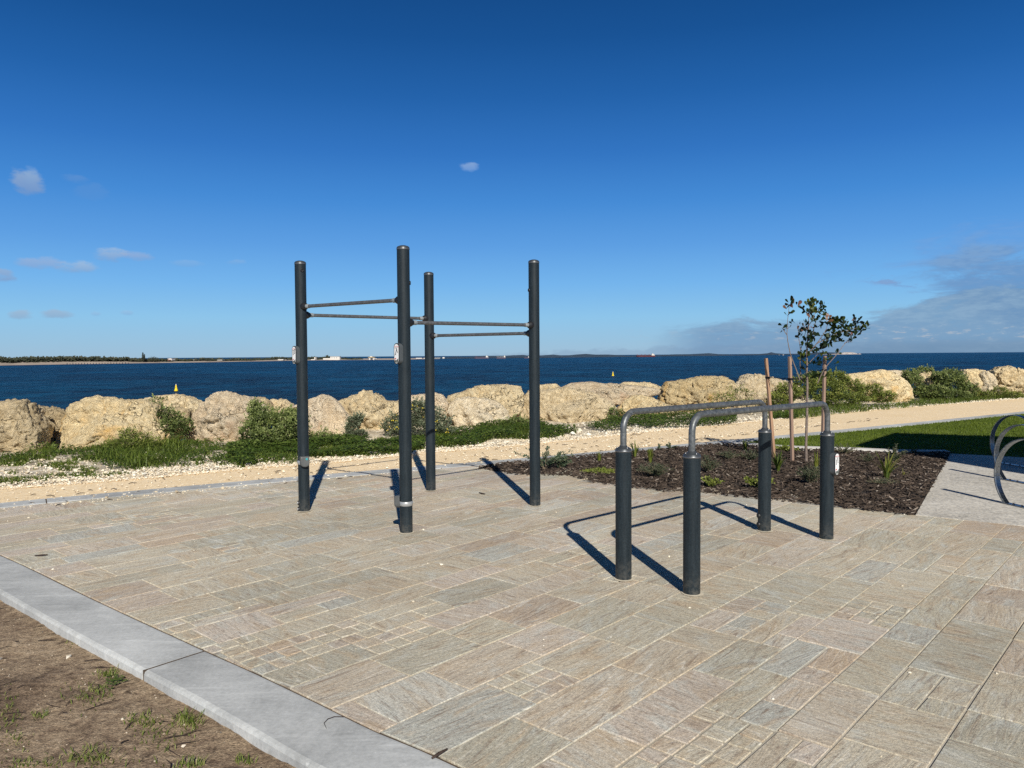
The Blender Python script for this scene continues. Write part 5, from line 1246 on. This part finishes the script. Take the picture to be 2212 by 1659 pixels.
# white cliffs at the end of the island
mb=MB(); us=[1772+1.5*i for i in range(60)]; vs=[]; CT=[(1772,765.6),(1795,764.9),(1804,764.2),(1815,762.9),(1824,761.),(1838,760.8),(1848,762.2),(1853,764.4),(1857,763.2),(1861,764.9)]
for u in us:
    w=interp(WL,u); t=interp(CT,u)+.3*noise.noise((u*.4,0,0)); d=fs(u,w).y
    vs+=[at(u,w,d*.99),at(u,(w+t)/2+.1,d*(.995+.01*noise.noise((u*.5,3,0)))),at(u,min(t,w-.1),d*1.01)]
mb.add(vs,[(3*i+j,3*i+3+j,3*i+4+j,3*i+1+j) for i in range(len(us)-1) for j in (0,1)])
tag(mb.build('white_cliffs','cliff'),kind='structure')
def fbox(mb,u0,u1,v0,v1,Y,dep=8.):
    a=at(u0,v1,Y); b_=at(u1,v0,Y); mb.box(((a.x+b_.x)/2,Y+dep/2,(a.z+b_.z)/2),(abs(b_.x-a.x),dep,abs(b_.z-a.z)))
def house(name,label,parts,Y,cat='building',group=None):
    u0=sum(p[1]+p[2] for p in parts)/(2*len(parts)); b=at(u0,max(p[4] for p in parts),Y)
    root=empty(name,b,label,cat,group)
    for nm,a,c,v0,v1,mt,dd in parts:
        mb=MB(); fbox(mb,a,c,v0,v1,Y+dd); mb.build(nm,mt,root)
    return root
Yl=lambda u,k=1.03:fs(u,interp(WL,u)).y*k
house('white_building','large white industrial building, its taller block right, on the far shore',[('wall',698,713.5,773.8,777.6,'farwhite',0),('wall',713.5,733.6,770.,777.6,'farwhite',1),('roof',713.2,734,769.6,770,'fargrey',0.5),('window',716,718,772.2,773.2,'fargrey',.5),('window',721,723,772.2,773.2,'fargrey',.5),('window',726,728,772.2,773.2,'fargrey',.5)],Yl(715,1.01))
house('silo','slim white tower with low shed, left of the big white building',[('tower',679,681,771.5,777,'farwhite',0),('shed',672,679.5,776,777.8,'farwhite',1)],Yl(676,1.01))
house('white_house','white house with a red roofed porch standing on the far dunes at left',[('wall',362,370.5,774.6,778.6,'farwhite',0),('porch',361.8,366,776.8,778.7,'deckred',-3),('roof',361.7,370.8,774.2,774.6,'farwhite',.1)],Yl(365))
house('low_house','small pale house with a grey roof on the far shore, second from the white house',[('wall',414,420,777.3,779,'farwhite',0),('roof',413.6,420.4,776.8,777.3,'fargrey',.1)],Yl(417))
house('low_house','long low white building on the far shore left of the first post',[('wall',462,480,777.4,778.6,'farwhite',0),('roof',461.5,480.5,777.,777.4,'fargrey',.1)],Yl(470))
house('beach_house','pale beach house beside low huts just left of the first post at the waterline',[('wall',600,612,776.2,778.2,'farwhite',0),('roof',599.5,612.5,775.7,776.2,'fargrey',.1),('hut',615,619,776.8,778.2,'sandfar',0)],Yl(608,1.01))
house('warehouse','long white shed with flat roof between the second and third posts',[('wall',898.5,911.5,773.,774.8,'farwhite',0),('roof',898.2,911.8,772.8,773,'fargrey',.1),('annex',915.5,918,773,774.8,'farwhite',0)],Yl(905,1.005))
house('warehouse','grey white shed just right of the third post on the far shore',[('wall',939,951,772.9,774.6,'fargrey',0),('roof',938.8,951.2,772.6,772.9,'farwhite',.1),('tank',956,960,771.4,774.4,'farwhite',0)],Yl(948,1.005))
house('ship_loader','pale ship loader with raised conveyor arm at the end of the far jetty',[('gantry',797,800,771,777.4,'farwhite',0),('gantry',806,808.5,773,777.4,'farwhite',0),('boom',795,809,771.2,772.4,'faryellow',-1),('cabin',799,804,769.6,771.2,'farwhite',0),('boom',808.5,814,774.4,775.4,'farwhite',-1)],Yl(804,1.0),'ship loader')
# tall pine and round tree on the left shore
def fartree(name,label,u,vb,vt,w,kind,seed):
    q=random.Random(seed); Y=Yl(u,1.02); b=at(u,vb,Y); t=at(u,vt,Y); h=t.z-b.z; hw=w*Y/F/2
    root=empty(name,b,label,'tree'); mb=MB(); mb.tube([b,b.lerp(t,.9)],[h*.02,h*.006],6); mb.build('trunk','twig',root); mb=MB()
    for _ in range(420):
        if kind=='pine':
            f=q.uniform(.12,1); layer=.35+.65*abs(math.sin(f*22)); r=hw*(1-f)**.75*layer*q.random()**.4
            a=q.uniform(0,6.28); p=b+Vector((math.cos(a)*r,math.sin(a)*r,h*f)); s_=h*.06
        else:
            d=Vector((q.gauss(0,1),q.gauss(0,1),abs(q.gauss(0,1)))).normalized()*q.uniform(.5,1.05)*(1+.2*noise.noise((q.random()*3,seed,0))); p=b+Vector((d.x*hw,d.y*hw,h*.1+d.z*h*.92)); s_=h*.10
        mb.leaf(p,rv(),Vector((q.uniform(-.5,.5),-1,q.uniform(0,1))),s_*1.4,s_,q.uniform(0,.75))
    mb.build('crown','farscrub',root)
fartree('norfolk_pine','tall narrow pine rising above the scrub on the far left shore',309,780,761.8,9,'pine',1)
fartree('norfolk_pine','shorter slim pine right against the tall narrow pine',312.5,780,765.5,4,'pine',2)
fartree('round_tree','broad rounded dark tree beside the pines on the far left shore',331,780,770.2,27,'round',3)
fartree('round_tree','small conical tree by the low white building on the far shore',449,779,773.2,8,'round',4)
fartree('round_tree','dark tree right behind the left side of the large white building',706,777.5,768.8,19,'round',5)
fartree('round_tree','rounded tree between the first post and the slim white tower',683,777.5,771.,12,'round',6)
# ruined jetty piles
for i in range(22):
    u=145+i*6.3; v=787.0-(u-145)*.0143-.2; p=fs(u,v+.35); q=random.Random(i); h=q.uniform(.7,1.25)
    mb=MB(); mb.lathe([(.26,-1.),(.25,h*.9),(.16,h)],(p.x,p.y,SEA),n=7,smooth=False)
    tag(mb.build('jetty_pile','farpost',None,p),'dark timber pile in the row standing at the waterline below the far scrub','pile','row of old jetty piles')
# ships
def ship(name,label,u0,u1,vt,vw,hull,sup_right=True,cranes=(),Yk=None,deck='deckred',suph=1.):
    a=fs((u0+u1)/2,vw); Y=a.y; L=(u1-u0)*Y/F; pix=Y/F; c=at((u0+u1)/2,vw,Y); root=empty(name,Vector((c.x,Y,SEA)),label,'ship')
    sg=1 if sup_right else -1; hh=(vw-vt)*pix; zb=SEA; dk=hh*.42
    prof=[(-.5,0,dk*1.12),(-.46,.6,dk*1.05),(-.38,1,dk),(.40,1,dk),(.47,.85,dk*1.0),(.5,.6,dk)]
    mb=MB(); vs=[]; B=L*.075
    for f,w,d in prof:
        x=c.x+sg*f*L; xb=c.x+sg*(f*.95+.01)*L
        vs+=[(xb,Y-B*w*.8,zb-.3),(x,Y-B*w,zb+d),(x,Y+B*w,zb+d),(xb,Y+B*w*.8,zb-.3)]
    n=len(prof); fs_=[(i*4+j,(i+1)*4+j,(i+1)*4+j+1,i*4+j+1) for i in range(n-1) for j in range(3)]+[(0,1,2,3),((n-1)*4+3,(n-1)*4+2,(n-1)*4+1,(n-1)*4)]
    mb.add(vs,fs_); mb.build('hull',hull,root)
    mb=MB(); 
    for f0,f1,z0,z1,w in ((.30,.46,dk,dk+hh*.26,.9),(.31,.42,dk+hh*.26,dk+hh*.42,.8),(.33,.39,dk+hh*.42,hh*.98,.6)):
        mb.box((c.x+sg*(f0+f1)/2*L,Y,zb+(z0+z1)/2*1.),((f1-f0)*L,B*2*w,(z1-z0)*suph))
    mb.build('superstructure','farwhite',root)
    mb=MB(); mb.box((c.x+sg*.435*L,Y,zb+dk+hh*.32),(L*.03,B*.6,hh*.14)); mb.build('funnel',deck,root)
    for f in cranes:
        mb=MB(); x=c.x+sg*f*L; mb.box((x,Y,zb+dk+hh*.2),(L*.012,B*.3,hh*.42)); mb.tube([(x,Y-.1,zb+dk+hh*.36),(x-sg*L*.09,Y-.1,zb+dk+hh*.2)],L*.004,6); mb.build('deck_crane',deck,root)
    mb=MB(); mb.tube([(c.x-sg*.40*L,Y,zb+dk+hh*.1),(c.x+sg*.26*L,Y,zb+dk+hh*.12)],L*.006,6); mb.build('deck_pipe',deck,root)
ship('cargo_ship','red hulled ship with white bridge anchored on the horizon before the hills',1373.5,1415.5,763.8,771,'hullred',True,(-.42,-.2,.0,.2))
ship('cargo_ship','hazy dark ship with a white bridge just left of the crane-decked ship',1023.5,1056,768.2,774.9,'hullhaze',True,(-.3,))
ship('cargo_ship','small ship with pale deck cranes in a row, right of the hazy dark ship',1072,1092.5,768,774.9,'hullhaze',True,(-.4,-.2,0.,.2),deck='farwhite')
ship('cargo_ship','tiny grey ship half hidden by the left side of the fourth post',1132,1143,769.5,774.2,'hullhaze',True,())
def yacht(label,u,v,h):
    p=fs(u,v); k=p.y/F; root=empty('small_boat',p,label,'boat','tiny white boats far off'); mb=MB()
    L=h*k; mb.add([(p.x-L,p.y,SEA+.1),(p.x+L,p.y,SEA+.1),(p.x+L*1.2,p.y-.4,SEA+L*.5),(p.x-L*.9,p.y-.4,SEA+L*.5),(p.x-L*.9,p.y+.5,SEA+L*.5),(p.x+L*1.2,p.y+.5,SEA+L*.5)],[(0,1,2,3),(3,2,5,4),(1,0,4,5)]); mb.build('hull','farwhite',root)
    mb=MB(); mb.box((p.x-L*.1,p.y,SEA+L*.75),(L*.9,.6,L*.5)); mb.build('cabin','farwhite',root)
yacht('white speck of a boat before the hills, left of the middle timber stake',1683,767.3,1.); yacht('brightest white boat speck close to the top of the middle timber stake',1692,767.4,1.5)
def buoy(label,u,vt,vw):
    p=fs(u,vw); k=p.y/F; h=(vw-vt)*k; root=empty('buoy',p,label,'buoy','yellow marker buoys on the water')
    mb=MB(); mb.lathe([(h*.20,-.1),(h*.27,h*.04),(h*.27,h*.13),(h*.22,h*.18)],p,n=18); mb.build('float','buoy',root)
    mb=MB(); mb.lathe([(h*.20,h*.17),(h*.15,h*.45),(h*.085,h*.84)],p,n=18); mb.build('body','buoy',root)
    mb=MB(); mb.lathe([(h*.05,h*.84),(h*.07,h*.87),(h*.07,h*.93),(h*.02,h*1.)],p,n=12); mb.build('lantern','farwhite',root)
    mb=MB(); mb.box((p.x,p.y-h*.14,p.z+h*.42),(h*.07,.02,h*.2)); mb.build('marking','print',root)
buoy('larger yellow buoy floating beyond the boulders at left',380.5,829.5,844.5)
buoy('smaller yellow buoy farther out, between the tall posts and the young tree',1324,802.5,812)
# ------------------------------------------------------------------ sky, sun
W=bpy.data.worlds.new('World'); S.world=W; W.use_nodes=True; nt=NT(W.node_tree); bg=W.node_tree.nodes['Background']
EL=math.atan(1/cot); AZ=math.atan2(.180,-.984)   # direction towards the sun, clockwise from +Y
sky=nt.add('ShaderNodeTexSky',sky_type='NISHITA',sun_disc=False,sun_elevation=EL,sun_rotation=AZ,altitude=10.)
sky.air_density=1.; sky.dust_density=.4; sky.ozone_density=3.
dirv=nt.add('ShaderNodeTexCoord').outputs['Generated']
sx=nt.add('ShaderNodeSeparateXYZ',{0:dirv})
X,Y_,Z_=sx.outputs
el=nt.math('MULTIPLY',nt.math('ARCSINE',Z_),F); az=nt.math('MULTIPLY',nt.math('ARCTAN2',X,Y_),F)
def ae(u,v):
    r=ray(u,v).normalized(); return math.atan2(r.x,r.y)*F,math.asin(r.z)*F
# radiance by elevation (in reference pixels above the horizon), mixed with the physical sky
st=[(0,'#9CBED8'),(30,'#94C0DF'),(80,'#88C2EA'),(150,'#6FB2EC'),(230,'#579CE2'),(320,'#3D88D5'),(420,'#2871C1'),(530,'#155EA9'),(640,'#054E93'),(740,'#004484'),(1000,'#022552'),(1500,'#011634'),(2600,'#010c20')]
rampf=nt.maprange(el,0,2600)  # ramp stops above the frame are darkened to deepen the shadows
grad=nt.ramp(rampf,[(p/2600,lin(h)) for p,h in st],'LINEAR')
skyc=nt.mix(1.,sky.outputs[0],(.1,.1,.1,1),'MULTIPLY')
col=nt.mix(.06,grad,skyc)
# clouds
n1=nt.noise(nt.mapping(dirv,(1,1,2.4)),38,6,.62); n2=nt.noise(nt.mapping(dirv,(1,1,4.2),(0,R(-5),0)),11,8,.68,.5); n3=nt.noise(nt.mapping(dirv,(1,1,4.)),62,6,.65)
def comb(*a): 
    return nt.add('ShaderNodeCombineColor',{0:a[0],1:a[1],2:a[2]}).outputs[0]
def puff(col,u,v,a,b_,op,c='#80A6D2',ct='#A3BEDC',n_=None):
    A,E_=ae(u,v)
    dx_=nt.math('DIVIDE',nt.math('SUBTRACT',az,A),a); dy_=nt.math('DIVIDE',nt.math('SUBTRACT',el,E_),b_)
    d=nt.math('ADD',nt.math('MULTIPLY',dx_,dx_),nt.math('MULTIPLY',dy_,dy_))
    m_=nt.math('SUBTRACT',nt.math('SUBTRACT',1.15,d),nt.math('MULTIPLY',nt.math('SUBTRACT',.53,n_ or n1),3.0))
    m_=nt.maprange(m_,0.,1.,0,op,True)
    cc=nt.mix(nt.maprange(dy_,-.7,.8),lin(c),lin(ct))
    return nt.mix(m_,col,cc)
for a in [(60,392,30,25,.72,'#7C9AC6','#9DB2CC'),(66,376,14,16,.3),(162,386,26,10,.25,'#6B93C8','#85A3CC'),(200,415,30,18,.13,'#6B93C8','#85A3CC'),(240,551,34,15,.8,'#7EA4D2','#A3BCDA'),(292,554,36,11,.55,'#8AA2CB','#A5B5D2'),(170,577,42,14,.8,'#80A7D3','#A6BFDC'),(88,568,44,13,.6,'#88A5D0','#A5B6D4'),(8,595,24,13,.7,'#8299C0','#9BAECB'),(405,569,36,8,.25),(510,566,22,8,.3),(1014,361,24,11,.6,'#7BA3DA','#9FB9DC'),(44,681,24,11,.6,'#8AA3C2','#A5B5CA'),(122,679,30,10,.6,'#8AA3C2','#A3B3C9'),(207,678,12,6,.4),(275,676,14,6,.4)]:
    col=puff(col,*a)
def band(col,top,soft,op,c,c2,nz,amp,bot=None):
    """cloud layer under a profile top(u)->v, edge broken up by noise"""
    pts=[ae(u,v) for u,v in top]; a0,a1=pts[0][0],pts[-1][0]
    t=nt.ramp(nt.maprange(az,a0,a1),[((p[0]-a0)/(a1-a0),p[1]/400.) for p in pts])
    tv=nt.math('MULTIPLY',t,400.)
    d=nt.math('ADD',nt.math('SUBTRACT',tv,el),nt.math('MULTIPLY',nt.math('SUBTRACT',nz,.5),amp))
    m_=nt.maprange(d,0,soft,0,1,True)
    if bot:
        pb=[ae(u,v) for u,v in bot]; b_=nt.math('MULTIPLY',nt.ramp(nt.maprange(az,a0,a1),[((p[0]-a0)/(a1-a0),max(0,p[1])/400.) for p in pb]),400.)
        d2=nt.math('ADD',nt.math('SUBTRACT',el,b_),nt.math('MULTIPLY',nt.math('SUBTRACT',n2,.5),amp)); m_=nt.math('MULTIPLY',m_,nt.maprange(d2,0,soft,0,1,True))
    m_=nt.math('MULTIPLY',m_,nt.maprange(nt.math('ADD',nt.math('MULTIPLY',n2,.55),nt.math('MULTIPLY',n3,.45)),.36,.54,.72,1.,True)); m_=nt.math('MULTIPLY',nt.math('MULTIPLY',m_,op),nt.maprange(az,a0,a0+min(160,(a1-a0)*.3),0,1,True))
    return nt.mix(m_,col,nt.mix(nt.maprange(nt.math('ADD',nt.math('MULTIPLY',n2,.6),nt.math('MULTIPLY',n3,.4)),.40,.60),lin(c),lin(c2)))
# thin high veil upper right
col=band(col,[(1700,600),(1800,570),(1900,545),(2000,505),(2100,480),(2212,455)],50,.34,'#5C8CD0','#7C9FD2',n2,170,[(1700,620),(1800,600),(1900,590),(2000,580),(2100,580),(2212,580)])
# main bank: upper wedge and lower deck
col=band(col,[(1860,600),(1930,596),(1985,578),(2035,545),(2090,528),(2150,524),(2212,516),(2700,480)],60,.86,'#5D86B9','#7AA0CB',n2,230,[(1860,615),(1930,622),(1985,628),(2035,660),(2090,700),(2150,730),(2212,760),(2700,800)])
col=band(col,[(1820,603),(1870,600),(1920,600),(1960,612),(1990,625),(2010,640),(2040,640)],12,.8,'#6F8EC2','#83A0CC',n3,60,[(1820,609),(1870,612),(1920,622),(1960,630),(1990,634),(2010,642),(2040,650)])
col=band(col,[(1380,745),(1430,710),(1500,697),(1580,690),(1640,694),(1750,690),(1830,681),(1905,676),(1955,658),(2010,636),(2100,615),(2212,600),(2700,580)],20,.92,'#6C91B8','#88A9C7',n2,110)
col=band(col,[(900,772),(1000,768),(1080,762),(1150,758),(1250,753),(1400,748),(1520,742),(1640,738),(1760,742),(1900,735),(2100,732),(2212,735),(2700,735)],10,.5,'#7896B6','#8FA9C4',n1,34)
# sunlit tops inside the low deck
hi=nt.math('MULTIPLY',nt.maprange(n3,.54,.66,0,.75,True),nt.math('MULTIPLY',nt.maprange(az,ae(1500,740)[0],ae(1800,740)[0],.25,1.),nt.math('MULTIPLY',nt.maprange(el,18,30,0,1,True),nt.maprange(el,62,40,0,1,True))))
hi=nt.math('MULTIPLY',hi,nt.maprange(az,ae(1300,740)[0],ae(1420,740)[0]))
col=nt.mix(hi,col,lin('#A9B6C6'))
lowdark=nt.math('MULTIPLY',nt.maprange(el,34,6,0,.55,True),nt.maprange(az,ae(1500,740)[0],ae(2000,740)[0],0,1,True))
col=nt.mix(lowdark,col,lin('#6C8CAB'))
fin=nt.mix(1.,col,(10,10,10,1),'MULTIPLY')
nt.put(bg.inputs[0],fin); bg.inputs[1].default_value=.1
ld=bpy.data.lights.new('sun','SUN'); lo=bpy.data.objects.new('sun',ld); COL.objects.link(lo)
ld.energy=5.; ld.angle=R(.53); ld.color=(1.,.95,.86)
tosun=Vector((.180*math.cos(EL),-.984*math.cos(EL),math.sin(EL))).normalized()
lo.rotation_euler=tosun.to_track_quat('Z','Y').to_euler(); lo.location=(0,0,30)
